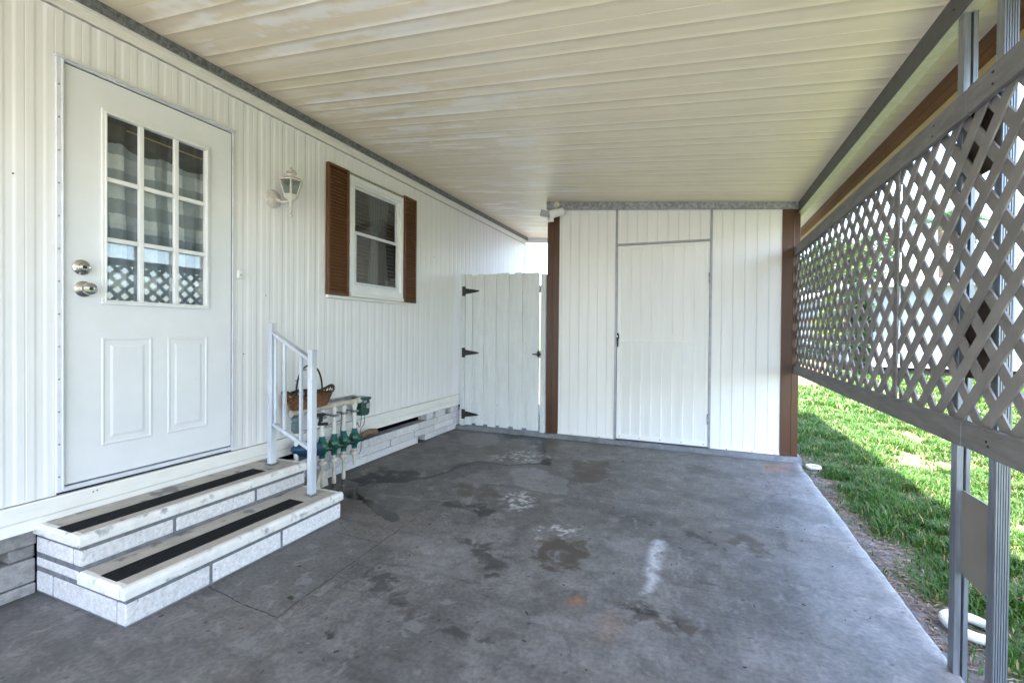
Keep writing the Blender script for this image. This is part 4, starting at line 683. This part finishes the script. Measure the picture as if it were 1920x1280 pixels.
# left end faces
for xs_, z0, z1 in (((-2.735, -2.60, -2.1305), .006, .095), ((-2.735, -2.395), .116, .156), ((-2.735, -2.4405), .178, .246)):
    for a_, e_ in zip(xs_[:-1], xs_[1:]): b.box(a_+.003, e_-.003, 1.074, 1.14, z0, z1)
for xs_, z0, z1 in (((-2.735, -2.40, -2.1305), .006, .095), ((-2.735, -2.4405), .178, .246)):
    for a_, e_ in zip(xs_[:-1], xs_[1:]): b.box(a_+.003, e_-.003, 2.17, 2.237, z0, z1)
b.build('riser_blocks', M['block'], st, .007)
def tread(x0, x1, y0, y1, z0, z1):
    b = MB(); b.box(x0, x1-.032, y0+.032, y1-.032, z0, z1); t_ = b.build('tread', M['tread'], st)
    b = MB(); r_ = .018
    prof = [(x1-.032, z0), (x1-.004, z0), (x1, z0+.004), (x1, z1-.016), (x1-.004, z1-.006), (x1-.012, z1+.0005), (x1-.032, z1+.001)]
    b.prism(prof, 'y', y0+.004, y1-.004)
    pr2 = [(y0+.032, z0), (y0+.004, z0), (y0, z0+.004), (y0, z1-.016), (y0+.004, z1-.006), (y0+.012, z1+.0005), (y0+.032, z1+.001)]
    b.prism(pr2, 'x', x0, x1-.033); b.prism([(y1+y0-a_, z_) for a_, z_ in pr2], 'x', x0, x1-.033)
    b.build('nosing', M['nose'], t_, .003)
tread(-2.735, -2.368, 1.060, 2.256, .264, .311); tread(-2.379, -2.058, 1.060, 2.250, .114, .163)
M['patchmortar'] = mat('smeared grey cement', (.16,.16,.17), (.25,.24,.23), .8, scale=20)
for x0, x1, y0, y1, z in ((-2.262, -2.150, 1.085, 2.02, .163), (-2.562, -2.452, 1.075, 2.01, .311)):
    b = MB(); b.box(x0, x1, y0, y1, z+.0005, z+.0025); b.build('grip_strip', M['blackrub'], st)

# ------------------------------------------------------------------ handrail
hr = empty('handrail', (-2.35, 2.125, .16), 'white aluminium handrail with two posts at the right end of the steps', 'handrail')
ya, yb = 2.106, 2.146; ym = 2.126
for x0, x1, z0, z1 in ((-2.555, -2.519, .313, 1.217), (-2.216, -2.180, .165, 1.052)):
    b = MB(); b.box(x0, x1, ya, yb, z0, z1); b.box(x0-.001, x1+.001, ya-.001, yb+.001, z1-.012, z1+.002); b.build('post', M['handrail'], hr, .002)
    b = MB(); b.box(x0-.012, x1+.012, ya-.012, yb+.012, z0-.001, z0+.008); b.build('base_flange', M['galvdark'], hr, .004)
def sl(x, z0, z1): t = (x+2.517)/(2.517-2.218); return z0+(z1-z0)*t
b = MB(); b.bar((-2.518, ym, 1.158), (-2.217, ym, 1.002), .044, .014); b.bar((-2.518, ym, 1.146), (-2.217, ym, .990), .022, .016); b.build('top_rail', M['handrail'], hr, .003)
b = MB(); b.bar((-2.518, ym, .574), (-2.217, ym, .450), .030, .022); b.build('bottom_rail', M['handrail'], hr, .002)
for x in (-2.505, -2.428, -2.288):
    zt = sl(x, 1.138, .982); zb = sl(x, .584, .462)
    b = MB(); b.box(x-.009, x+.009, ym-.009, ym+.009, zb, zt); b.build('baluster', M['handrail'], hr, .0015, seg=1)

# ------------------------------------------------------------------ irrigation manifold
man = empty('irrigation_manifold', (-2.60, 2.75, .1), 'white pipe manifold with four green valves against the wall past the steps', 'irrigation manifold')
XM = -2.60
b = MB(); b.tube([(XM, 2.33, .600), (XM, 3.04, .598)], .021, 14); b.build('header_pipe', M['cream'], man, smooth=True)
b = MB(); b.box(-2.70, -2.66, 2.55, 3.05, .618, .632); b.build('mounting_rail', M['galv'], man)
zb = [.005, .0, .0, .08]
for i, y in enumerate((2.612, 2.722, 2.834, 2.945)):
    x = XM+.01*(i % 2)
    b = MB(); b.tube([(x, y, .60), (x, y, .375)], .0165, 12); b.lathe((x, y, 0), [(.023, .555), (.023, .585)], 12); b.lathe((x, y, 0), [(.021, .385), (.021, .41)], 12); b.build('riser', M['pvc'], man, smooth=True)
    b = MB(); b.box(x-.024, x+.024, y-.022, y+.022, .515, .532); b.bar((x, y, .523), (-2.69, y, .523), .012, .012); b.build('clamp', M['galv'], man)
    vv = MB(); vv.lathe((x, y, 0), [(.020, .236), (.024, .250), (.030, .262), (.040, .285), (.043, .31), (.036, .335), (.026, .348)], 16)
    vv.tube([(x, y, .30), (x+.035, y+.03, .292)], [.030, .026], 14)
    valve = vv.build('valve', M['green'], man, smooth=True)
    b = MB(); b.lathe((x, y, 0), [(.026, .346), (.026, .362), (.021, .366), (.021, .384)], 14); b.build('fitting', M['teal'], valve, smooth=True); b = MB(); b.lathe((x, y, 0), [(.022, .222), (.022, .240)], 14); b.build('fitting', M['teal'], valve, smooth=True)
    b = MB(); b.tube([(x+.030, y+.028, .292), (x+.058, y+.050, .284)], [.018, .015], 12); b.build('solenoid', M['black'], valve, smooth=True)
    b = MB(); b.lathe((x, y, 0), [(.0135, .222), (.0135, .203), (.026, .2025), (.031, .199), (.031, .172), (.026, .168), (.020, .1675), (.018, .156), (.0118, .1555), (.0118, .066), (.0158, .0655), (.0158, zb[i]+.004), (.012, zb[i])][::-1] if zb[i] < .05 else [(.010, .085), (.0118, .087), (.0118, .1555), (.018, .156), (.020, .1675), (.026, .168), (.031, .172), (.031, .199), (.026, .2025), (.0135, .203), (.0135, .222)], 16); b.build('union', M['cream'], man, smooth=True)
b = MB(); b.lathe((XM+.035, 2.565, .535), [(.012, -.03), (.014, .01), (.030, .012), (.034, .02), (.030, .028), (.010, .030)], 10); 
for k in range(4):
    t = k*math.pi/2+.4; b.tube([(XM+.035, 2.565, .560), (XM+.035+.036*math.cos(t), 2.565+.036*math.sin(t), .560)], .007, 8)
b.tube([(XM+.035, 2.565, .530), (XM+.02, 2.56, .485), (XM+.03, 2.63, .478)], .012, 8); b.build('tap_handle', M['black'], man, smooth=True)
b = MB(); b.lathe((XM, 2.375, 0), [(.018, .455), (.030, .470), (.033, .475), (.033, .53), (.026, .535), (.026, .55), (.036, .551), (.036, .562), (.018, .575)], 16); b.build('pressure_valve', mat('grey green plastic', (.10,.16,.17), (.14,.2,.2), .4), man, smooth=True)
b = MB(); b.tube([(XM, 2.375, .47), (XM, 2.375, .20), (XM, 2.375, -.02)], .016, 12); b.build('feed_pipe', M['pvc'], man, smooth=True)
b = MB(); b.tube([(XM-.01, 2.35, .345), (XM, 2.40, .34), (XM+.01, 2.50, .318), (XM+.01, 2.56, .30)], [.020, .055, .055, .048], 18); b.build('filter_housing', M['navy'], man, smooth=True)
def wire(pts, r=.0028):
    P = [Vector(q) for q in pts]; out = []
    for i in range(len(P)-1):
        p0 = P[max(i-1, 0)]; p1 = P[i]; p2 = P[i+1]; p3 = P[min(i+2, len(P)-1)]
        for k in range(6):
            t = k/6; out.append(.5*((2*p1)+(p2-p0)*t+(2*p0-5*p1+4*p2-p3)*t*t+(3*p1-p0-3*p2+p3)*t**3))
    out.append(P[-1]); return MB().tube(out, r, 6)
for pts in (((XM+.02, 3.055, .47), (XM+.03, 3.035, .40), (XM+.04, 2.98, .36), (XM+.05, 2.99, .30)), ((XM+.01, 3.03, .47), (XM+.03, 2.985, .385), (XM+.03, 2.955, .43), (XM+.02, 2.96, .36)),
            ((XM+.01, 2.80, .53), (XM+.03, 2.775, .45), (XM+.03, 2.77, .38), (XM+.05, 2.79, .30)), ((XM-.02, 2.40, .46), (XM-.02, 2.60, .445), (XM-.01, 2.72, .46), (XM-.01, 2.85, .47)), ((XM+.04, 2.99, .28), (XM+.03, 3.00, .20), (XM+.02, 2.985, .16))):
    wire(pts).build('wire', M['black'], man, smooth=True)
tm = empty('irrigation_timer', (-2.68, 3.06, .54), 'dark green plastic irrigation timer box at the right end of the pipe manifold', 'timer')
b = MB(); b.prism([(3.015, .470), (3.095, .466), (3.112, .485), (3.118, .560), (3.112, .598), (3.030, .604), (3.018, .590)], 'x', -2.66, -2.575); b.build('timer_body', M['dkgreen'], tm, .006)
b = MB(); b.prism([(3.008, .600), (3.122, .595), (3.126, .616), (3.004, .622)], 'x', -2.68, -2.568); b.build('lid', M['dkgreen'], tm, .004)
b = MB(); b.lathe((-2.575, 3.090, .545), [(.022, 0), (.022, .006), (.019, .007)], 18, 'x'); b.build('dial', M['greyplastic'], tm, smooth=True)
b = MB(); b.box(-2.576, -2.572, 3.036, 3.070, .575, .592); b.build('display', M['greyplastic'], tm)
b = MB(); b.tube([(-2.60, 2.985, .598), (-2.60, 3.03, .600)], .026, 12); b.build('coupling', M['pvc'], tm, smooth=True)

b = MB(); pts = [(-2.625, 2.985, .255), (-2.63, 3.05, .272), (-2.64, 3.12, .293), (-2.645, 3.20, .300), (-2.65, 3.275, .285), (-2.66, 3.31, .268)]
b.tube(pts, [.022, .026, .024, .024, .026, .020], 10); tag(b.build('wood_stick', M['wood'], None, smooth=True), 'curved tan piece of wood lying on the block skirting beside the green valves', 'piece of wood')
b = MB(); b.prism([(2.54, -.005), (2.68, -.005), (2.66, .12), (2.60, .135)], 'x', -2.70, -2.60); tag(b.build('wedge_block', M['cream'], None, .006), 'cream concrete wedge standing behind the pipe ends', 'block')

# ------------------------------------------------------------------ basket
bk = empty('wicker_basket', (-2.60, 2.46, .63), 'dark brown wicker basket with a tall hoop handle resting on the pipe manifold', 'basket')
cx_, cy_ = -2.590, 2.482
nU, nV = 56, 14; vs = []; fs = []
def brim(t): return .094+.030*math.cos(2*t)*-1*0+.022*abs(math.cos(t))**3+.012*math.cos(4*t)
for j in range(nV+1):
    v = j/nV
    for i in range(nU):
        t = 2*math.pi*i/nU; r_ = .62+.38*math.sin(v*math.pi/2); h = v*(brim(t)+.012); wv = .0035*(1 if (i+j) % 2 else -1)
        ax = .095*r_+wv; ay = .215*(.72+.28*v)+wv
        vs.append((cx_+ax*math.cos(t-math.pi/2)*1.0, cy_+ay*math.sin(t-math.pi/2), .622+h))
tt = lambda k: 2*math.pi*k/nU
fs = [(j*nU+i, j*nU+(i+1) % nU, (j+1)*nU+(i+1) % nU, (j+1)*nU+i) for j in range(nV) for i in range(nU) if not (j >= 10 and j <= 11 and i % 2 == 0)]+[tuple(range(nU))]
b = MB().add(vs, fs); b.build('woven_body', M['wicker'], bk)
top = [vs[nV*nU+i] for i in range(nU)]+[vs[nV*nU], vs[nV*nU+1]]
MB().tube(top, .006, 8, False).build('rim', M['wickerdark'], bk, smooth=True)
hd = [(cx_, cy_+.118*math.cos(math.pi*k/20)*1.0, .712+.213*math.sin(math.pi*k/20)**.8) for k in range(21)]
MB().tube(hd, .0065, 8).build('handle', M['wickerdark'], bk, smooth=True)
for k in (3, 6): b = MB(); q = hd[20-k]; b.tube([(q[0]+.01, q[1]-.03, q[2]), (q[0]+.012, q[1]+.03, q[2]+.003)], .003, 6); b.build('handle_binding', M['wickerdark'], bk)

# ------------------------------------------------------------------ gate
gt = empty('wooden_gate', (-2.2, 4.87, 0), 'whitewashed dog eared picket gate with black hinges in the far corner', 'gate')
G0 = -2.606; fronts = []
pxs = [(-2.606,-2.518), (-2.463,-2.366), (-2.308,-2.206), (-2.155,-2.044), (-1.982,-1.877), (-1.815,-1.674), ]
def picket(x0, x1, yf, yb_, z0, zt):
    d = .016; return MB().prism([(x0, z0), (x1, z0), (x1, zt-d), (x1-d*.8, zt), (x0+d*.8, zt), (x0, zt-d)], 'y', yf, yb_)
for i in range(5):
    x0, x1 = pxs[i][1]-.02, pxs[i+1][0]+.02; picket(x0, x1, 4.8815, 4.897, .075, 1.838+.006*(i % 3)).build('picket', M['gate'], gt, .0015, seg=1)
for i, (x0, x1) in enumerate(pxs): picket(x0, x1, 4.864, 4.880, .055+.004*(i % 2), 1.853-.004*(i % 3)).build('picket', M['gate'], gt, .0015, seg=1)
for z in (.17, .92, 1.66): b = MB(); b.box(-2.606, -1.675, 4.8975, 4.93, z-.04, z+.04); b.build('gate_rail', M['gate'], gt)
for z in (.183, .919, 1.653):
    b = MB(); b.box(-2.646, -2.6105, 4.8485, 4.8535, z-.058, z+.058); b.tube([(-2.607, 4.852, z-.055), (-2.607, 4.852, z+.055)], .006, 8)
    b.prism([(-2.604, z-.034), (-2.57, z-.030), (-2.44, z-.010), (-2.418, z), (-2.44, z+.010), (-2.57, z+.030), (-2.604, z+.034)], 'y', 4.8575, 4.8625); b.build('strap_hinge', M['black'], gt, .001, seg=1)
b = MB(); b.tube([(-1.745, 4.852, .922), (-1.64, 4.852, .922)], .007, 8); b.box(-1.690, -1.664, 4.846, 4.862, .895, .955); b.tube([(-1.672, 4.842, .925), (-1.672, 4.842, .972)], .005, 8); b.build('latch', M['black'], gt)
gp = MB(); gp.box(-2.672, -2.612, 4.854, 4.90, .045, 1.855); tag(gp.build('gate_post', M['gate'], None, .003), 'white timber gate post against the home wall, carrying the hinges', 'gate post', 'posts of the picket gate')
gp = MB(); gp.box(-1.655, -1.598, 4.858, 4.92, .045, 1.822); tag(gp.build('gate_post', M['gate'], None, .003), 'white timber gate post beside the brown shed corner, on the latch side', 'gate post', 'posts of the picket gate')

# ------------------------------------------------------------------ shed
sd = empty('storage_shed', (-.37, 4.906, .045), 'white panelled storage shed with brown corners at the end of the slab', 'shed')
YS = 4.906
b = MB()
def shed_panel(x0, x1, z0, topf, ph):
    k = math.ceil((x0-ph)/.1012); L = [(x0, 0)]
    while ph+k*.1012 < x1-.004:
        g0 = ph+k*.1012
        if g0 > x0+.004: L += [(g0-.007, .0), (g0-.0045, .0035), (g0-.0015, .0065), (g0+.0015, .0065), (g0+.0025, -.0012), (g0+.005, -.0012), (g0+.007, 0)]
        k += 1
    L.append((x1, 0)); vs = []
    for x, d in L: vs += [(x, YS+d, z0), (x, YS+d, topf(x))]
    b.add(vs, [(2*i, 2*i+2, 2*i+3, 2*i+1) for i in range(len(L)-1)])
tf = lambda x: cz(x)-.03
shed_panel(-1.456, -.838, .046, tf, -1.327); shed_panel(-.815, .082, 2.106, tf, -.815); shed_panel(.104, .698, .046, tf, .192)
b.build('front_wall', M['shed'], sd)
b = MB(); b.box(-1.585, -1.575, 4.93, 7.1, .03, 2.50); b.box(.828, .838, 4.93, 7.1, .03, 2.33); b.box(-1.575, .828, 7.08, 7.09, .03, 2.33); b.box(-1.57, .82, 4.96, 4.97, .03, 2.32); b.build('side_wall', M['shed'], sd)
for x0, x1, lb in ((-1.592, -1.456, 'brown metal corner trim by the gate'), (.698, .842, 'brown metal corner trim by the lattice')):
    b = MB(); z1 = cz((x0+x1)/2)-.04; m_ = x0+(x1-x0)*.48 if x0 < 0 else x0+(x1-x0)*.62
    b.prism([(x0, 4.893), (m_-.004, 4.893), (m_, 4.8895), (m_+.006, 4.8895), (m_+.009, 4.893), (x1, 4.893), (x1, 4.93), (x0, 4.93)], 'z', .047, z1)
    if x0 > 0: b.box(x1-.006, x1+.003, 4.9305, 5.08, .047, z1-.01)
    else: b.box(x0-.003, x0+.006, 4.9305, 5.08, .047, z1-.01)
    t_ = b.build('corner_trim', M['brown'], sd, .0015, seg=1); t_['label'] = lb
b = MB(); b.prism([(-1.600, cz(-1.6)-.088), (.8195, cz(.8195)-.066), (.8195, cz(.8195)-.001), (-1.600, cz(-1.6)-.001)], 'y', 4.868, 4.8885); b.build('header_beam', M['galv'], sd)
b = MB(); b.box(-.838, -.8155, 4.894, 4.925, .047, cz(-.83)-.05); b.box(.0825, .104, 4.894, 4.925, .047, cz(.09)-.05)
b.prism([(-.8155, 2.090), (.0825, 2.084), (.0825, 2.104), (-.8155, 2.110)], 'y', 4.8935, 4.924)
b.build('door_frame', M['shedframe'], sd, .001, seg=1)
b = MB(); g0 = -.790; L = []
x = -.811; prof = [(-.811, .0), (-.775, .0), (-.773, .004)]
nP = 8; wP = (.050+.773)/nP
for i in range(nP): prof += [(-.773+i*wP+.002, .0165), (-.773+(i+1)*wP-.003, .0005)]
prof += [(.050, .003), (.052, 0), (.079, 0)]
vs = []
for z0, z1 in ((.105, 1.083), (1.100, 2.060)):
    n0 = len(b.v); vv = []
    for x, d in prof: vv += [(x, 4.900+d, z0), (x, 4.900+d, z1)]
    b.add(vv, [(2*i, 2*i+2, 2*i+3, 2*i+1) for i in range(len(prof)-1)])
b.box(-.811, .079, 4.8985, 4.915, .056, .105); b.box(-.811, .079, 4.8975, 4.915, 1.083, 1.100); b.prism([(-.811, 2.060), (.079, 2.060), (.079, 2.080), (-.811, 2.086)], 'y', 4.8985, 4.915)
dr = b.build('door', M['shed'], sd)
b = MB(); b.tube([(-.800, 4.878, 1.025), (-.801, 4.868, 1.05), (-.803, 4.866, 1.09), (-.802, 4.868, 1.14), (-.800, 4.880, 1.168)], [.005, .008, .010, .011, .008], 10); b.box(-.811, -.790, 4.88, 4.897, 1.11, 1.15); b.build('handle', M['black'], dr, smooth=True)
b = MB(); b.lathe((-.803, 4.8545, 1.135), [(.006, 0), (.006, .004)], 12, 'y'); b.build('lock_cylinder', M['chrome'], dr)
for z in (1.72, .33):
    b = MB(); b.box(.072, .084, 4.886, 4.892, z-.05, z+.05); b.tube([(.082, 4.889, z-.055), (.082, 4.889, z+.055)], .004, 8); b.build('hinge', M['galv'], dr)
for i in range(5): b = MB(); b.lathe((-.78+i*.205, 4.8975, .078), [(.005, 0), (.004, .002)][::-1], 8, 'y'); b.build('screw', M['nail'], dr)
for x0, x1 in ((-1.456, -.838), (.104, .698)): b = MB(); b.box(x0, x1, 4.893, 4.905, .0455, .062); b.build('base_flashing', M['trim'], sd)
for x in (-1.30, -.99, .25, .47, .66): b = MB(); b.lathe((x, 4.8915, .054), [(.005, 0), (.004, .0018)], 8, 'y'); b.build('screw', M['nail'], sd)

# floodlight
fl = empty('security_floodlight', (-1.49, 4.87, 2.53), 'white security floodlight with motion sensor at the left end of the shed beam', 'floodlight')
b = MB(); b.lathe((-1.475, 4.842, 2.575), [(.026, 0), (.034, .006), (.036, .022)], 18, 'y'); b.tube([(-1.475, 4.85, 2.57), (-1.475, 4.825, 2.54), (-1.47, 4.81, 2.49)], .010, 10); b.build('mount', M['lampw'], fl, smooth=True)
b = MB(); b.tube([(-1.385, 4.835, 2.495), (-1.40, 4.83, 2.492), (-1.50, 4.79, 2.462), (-1.535, 4.775, 2.452)], [.025, .040, .046, .048], 18); b.build('lamp_head', M['vinyl'], fl, smooth=True)
b = MB(); b.bar((-1.530, 4.775, 2.452), (-1.625, 4.735, 2.470), .07, .062); b.build('lamp_shade', M['greyplastic'], fl, .008)
b = MB(); b.bar((-1.555, 4.77, 2.392), (-1.49, 4.79, 2.400), .05, .042); sn = b.build('sensor', M['vinyl'], fl, .006)
b = MB(); b.box(-1.545, -1.515, 4.7395, 4.744, 2.388, 2.402); b.build('sensor_lens', M['greyplastic'], sn)
# small things on the right
def torus(cx, cy, cz_, Rr, rr, tilt=0, n=48, m=12):
    vs = []
    for i in range(n):
        t = 2*math.pi*i/n
        for k in range(m):
            u = 2*math.pi*k/m; q = (Rr+rr*math.cos(u)); vs.append((cx+q*math.cos(t), cy+q*math.sin(t), cz_+rr*1.15*math.sin(u)+tilt*q*math.cos(t)))
    return MB().add(vs, [(i*m+k, i*m+(k+1) % m, ((i+1) % n)*m+(k+1) % m, ((i+1) % n)*m+k) for i in range(n) for k in range(m)])
tag(torus(1.052, 2.462, -.025, .084, .018, -.08).build('plastic_ring', M['plasticw'], None, smooth=True), 'white plastic ring lying in the dirt behind the lattice posts', 'plastic ring')
tag(torus(.972, 4.90, -.035, .050, .014).build('sprinkler_collar', M['plasticw'], None, smooth=True), 'small white sprinkler collar in the soil beside the brown shed corner', 'sprinkler collar')
# ------------------------------------------------------------------ beyond the lattice
nh = empty('neighbour_home', (8, 17, 0), 'white neighbouring mobile home across the lawn behind the lattice', 'mobile home')
b = MB(); siding_sheet(b, 4.55, 14.0, .30, 2.60, period=.30, ph=0, x=16.8, depth=.012, axis='x'); b.box(4.57, 14.0, 16.83, 21, .25, 2.6); b.build('wall', M['nwall'], nh)
b = MB(); b.box(4.30, 14.3, 16.35, 16.42, 2.56, 2.72); b.prism([(16.42, 2.58), (21.4, 2.58), (21.4, 2.66), (18.9, 3.02), (16.42, 2.72)], 'x', 4.30, 14.3); b.build('roof', M['nroof'], nh)
b = MB(); b.box(4.6, 14, 16.86, 20.9, -.05, .25); b.build('skirting', M['crawl'], nh)  # black box paints the shadowed gap below the wall
M['darkglass'] = mat('dark window', (.03,.04,.05), None, .1)
for x0, x1, z0, z1 in ((6.85, 7.35, .95, 1.35), (9.4, 10.6, 1.1, 2.1)):
    b = MB(); b.box(x0-.06, x1+.06, 16.74, 16.79, z0-.06, z1+.06); f_ = b.build('window', M['vinyl'], nh, .01); b = MB(); b.box(x0, x1, 16.72, 16.738, z0, z1); b.build('pane', M['darkglass'], f_)
b = MB(); b.box(4.4, 14.0, 16.70, 16.76, .22, .32); b.build('base_trim', M['trim'], nh)
fh = empty('distant_home', (4, 26, 0), 'white far home seen between the shed corner and the shrubs', 'mobile home')
b = MB(); siding_sheet(b, 1.5, 6.6, .30, 2.70, period=.3, ph=0, x=25.0, depth=.012, axis='x'); b.box(1.5, 6.6, 25.04, 30, .2, 2.7); b.build('wall', M['nwall'], fh)
b = MB(); b.prism([(24.6, 2.68), (30.4, 2.68), (27.5, 3.25), (24.6, 2.80)], 'x', 1.2, 6.9); b.build('roof', M['nroof'], fh)
b = MB(); b.box(2.3, 6.0, 24.90, 24.97, 1.7, 1.9); b.build('awning', mat('salmon awning', (.55,.33,.24), None, .7), fh)
b = MB(); b.box(4.9, 5.3, 24.93, 24.97, .5, 1.3); b.build('window', M['darkglass'], fh)
# low wooden fence
wf = empty('wooden_fence', (1.5, 12.4, 0), 'low new wooden fence at the far edge of the lawn', 'fence')
b = MB()
for i in range(32): x = -.6+i*.105; b.box(x, x+.098, 12.2+.1*i*.105, 12.215+.1*i*.105, -.04, .52)
b.build('boards', M['fencew'], wf)
for x in (-.5, 1.0, 2.4): b = MB(); b.box(x, x+.09, 12.30+(x+.5)*.1, 12.39+(x+.5)*.1, -.05, .56); b.build('post', M['fencew'], wf)

def foliage(pts, size, cA, cB, seed, flat=.6):
    g = np.random.default_rng(seed); N = len(pts); a = g.normal(size=(N, 3)); a /= np.linalg.norm(a, axis=1)[:, None]; a[:, 2] *= flat
    b_ = np.cross(a, g.normal(size=(N, 3))); b_ /= np.linalg.norm(b_, axis=1)[:, None]; s = size*g.uniform(.6, 1.4, (N, 1))
    P = np.stack([pts-a*s, pts+b_*s*.45, pts+a*s, pts-b_*s*.45], 1).reshape(-1, 3); i = np.arange(N)[:, None]*4
    t = g.random((N, 1))*.7+.3*fbm(pts[:,0]*3, pts[:,2]*3, seed)[:, None]; c = np.array(cA)*(1-t)+np.array(cB)*t
    return P, np.hstack([i, i+1, i+2, i+3]), np.repeat(c, 4, 0)
def blob_pts(N, c, r, seed, nb=9):
    g = np.random.default_rng(seed); cs = np.array(c)+g.normal(size=(nb, 3))*np.array(r)*.45; k = g.integers(0, nb, N)
    d = g.normal(size=(N, 3)); d /= np.linalg.norm(d, axis=1)[:, None]; rr = g.uniform(.55, 1.05, (N, 1))**.6
    return cs[k]+d*rr*np.array(r)*.5
def tree(name, label, cat, x, y, h, cr, trunk_r, N, size, cA, cB, seed, group=None):
    t = empty(name, (x, y, 0), label, cat, group); g = random.Random(seed); b = MB(); zc = h-cr[2]*.75
    b.tube([(x, y, -.1), (x+.05, y, zc*.5), (x-.03, y+.05, zc)], [trunk_r, trunk_r*.8, trunk_r*.6], 10)
    for k in range(6):
        a_ = k*1.05+g.random(); b.tube([(x, y, zc*.75), (x+cr[0]*.35*math.cos(a_), y+cr[1]*.35*math.sin(a_), zc+.1*cr[2]), (x+cr[0]*.7*math.cos(a_), y+cr[1]*.7*math.sin(a_), zc+cr[2]*.5)], [trunk_r*.5, trunk_r*.3, trunk_r*.1], 6)
    b.build('trunk', M['bark'], t, smooth=True)
    P, F_, C_ = foliage(blob_pts(N, (x, y, zc+.1*cr[2]), cr, seed), size, cA, cB, seed)
    np_mesh('crown', P, F_, M['leaf'], t, colors={'tint': C_}); return t
GA, GB = (.035,.085,.018), (.12,.20,.045)
tree('tree', 'leafy green tree rising behind the far white home', 'tree', 7.4, 28.0, 5.7, (2.1,1.6,1.5), .14, 5200, .13, GA, GB, 31, 'trees behind the far home')
tree('tree', 'small round green tree left of the taller leafy one behind the far home', 'tree', 5.7, 29.5, 5.0, (1.5,1.2,1.2), .10, 3000, .12, GA, GB, 32, 'trees behind the far home')
tree('shrub', 'tall dark green shrub at the left corner of the neighbouring home', 'shrub', 4.15, 16.2, 2.25, (.46,.5,1.25), .05, 2600, .09, (.015,.05,.015), (.05,.11,.03), 33, 'shrubs beyond the lawn')
tree('shrub', 'bright yellow green bush standing before the far home', 'shrub', 4.2, 18.6, 2.0, (.7,.6,.9), .05, 2000, .09, (.12,.2,.03), (.26,.34,.06), 34, 'shrubs beyond the lawn')
tree('shrub', 'low dark bush near the far end of the lawn', 'shrub', 3.55, 19.0, .8, (.7,.5,.5), .03, 1200, .07, (.02,.05,.02), (.06,.1,.03), 35, 'shrubs beyond the lawn')
tree('shrub', 'pink flowering shrub behind the roof of the neighbouring home', 'shrub', 8.35, 20.5, 5.3, (.55,.5,.75), .06, 1600, .09, (.35,.16,.16), (.10,.14,.05), 36, 'shrubs beyond the lawn')
# palm behind the neighbouring home
pl_ = empty('palm_tree', (8.7, 23.0, 0), 'palm tree with drooping fronds behind the neighbouring home', 'palm tree')
MB().tube([(8.7, 23.0, -.1), (8.78, 23.0, 3.0), (8.7, 23.0, 5.6)], [.16, .13, .12], 12).build('trunk', M['bark'], pl_, smooth=True)
g = np.random.default_rng(9); Pv, Pf, Pc = [], [], []
for k in range(20):
    a_ = k*2.4; el = g.uniform(-.1, 1.1); L = g.uniform(1.3, 1.8); prev = None
    for i in range(26):
        t = i/25; r_ = L*t*math.cos(el*(1-.3*t)); z = 5.6+L*t*math.sin(el)-1.1*t*t*L*.6; c0 = np.array([8.7+r_*math.cos(a_), 23.0+r_*math.sin(a_), z])
        for sd_ in (-1, 1):
            side = np.array([-math.sin(a_), math.cos(a_), -.5])*sd_; ll = .42*math.sin(math.pi*(.12+.85*t)); tip = c0+side*ll+np.array([math.cos(a_), math.sin(a_), 0])*.18
            w_ = np.array([math.cos(a_), math.sin(a_), 0])*.028; n0 = len(Pv); Pv += [c0-w_, c0+w_, tip+w_*.2, tip-w_*.2]; Pf.append((n0, n0+1, n0+2, n0+3)); cc_ = np.array([.06,.12,.05])*(.7+.8*g.random()); Pc += [cc_]*4
np_mesh('fronds', Pv, Pf, M['leaf'], pl_, colors={'tint': np.array(Pc)})
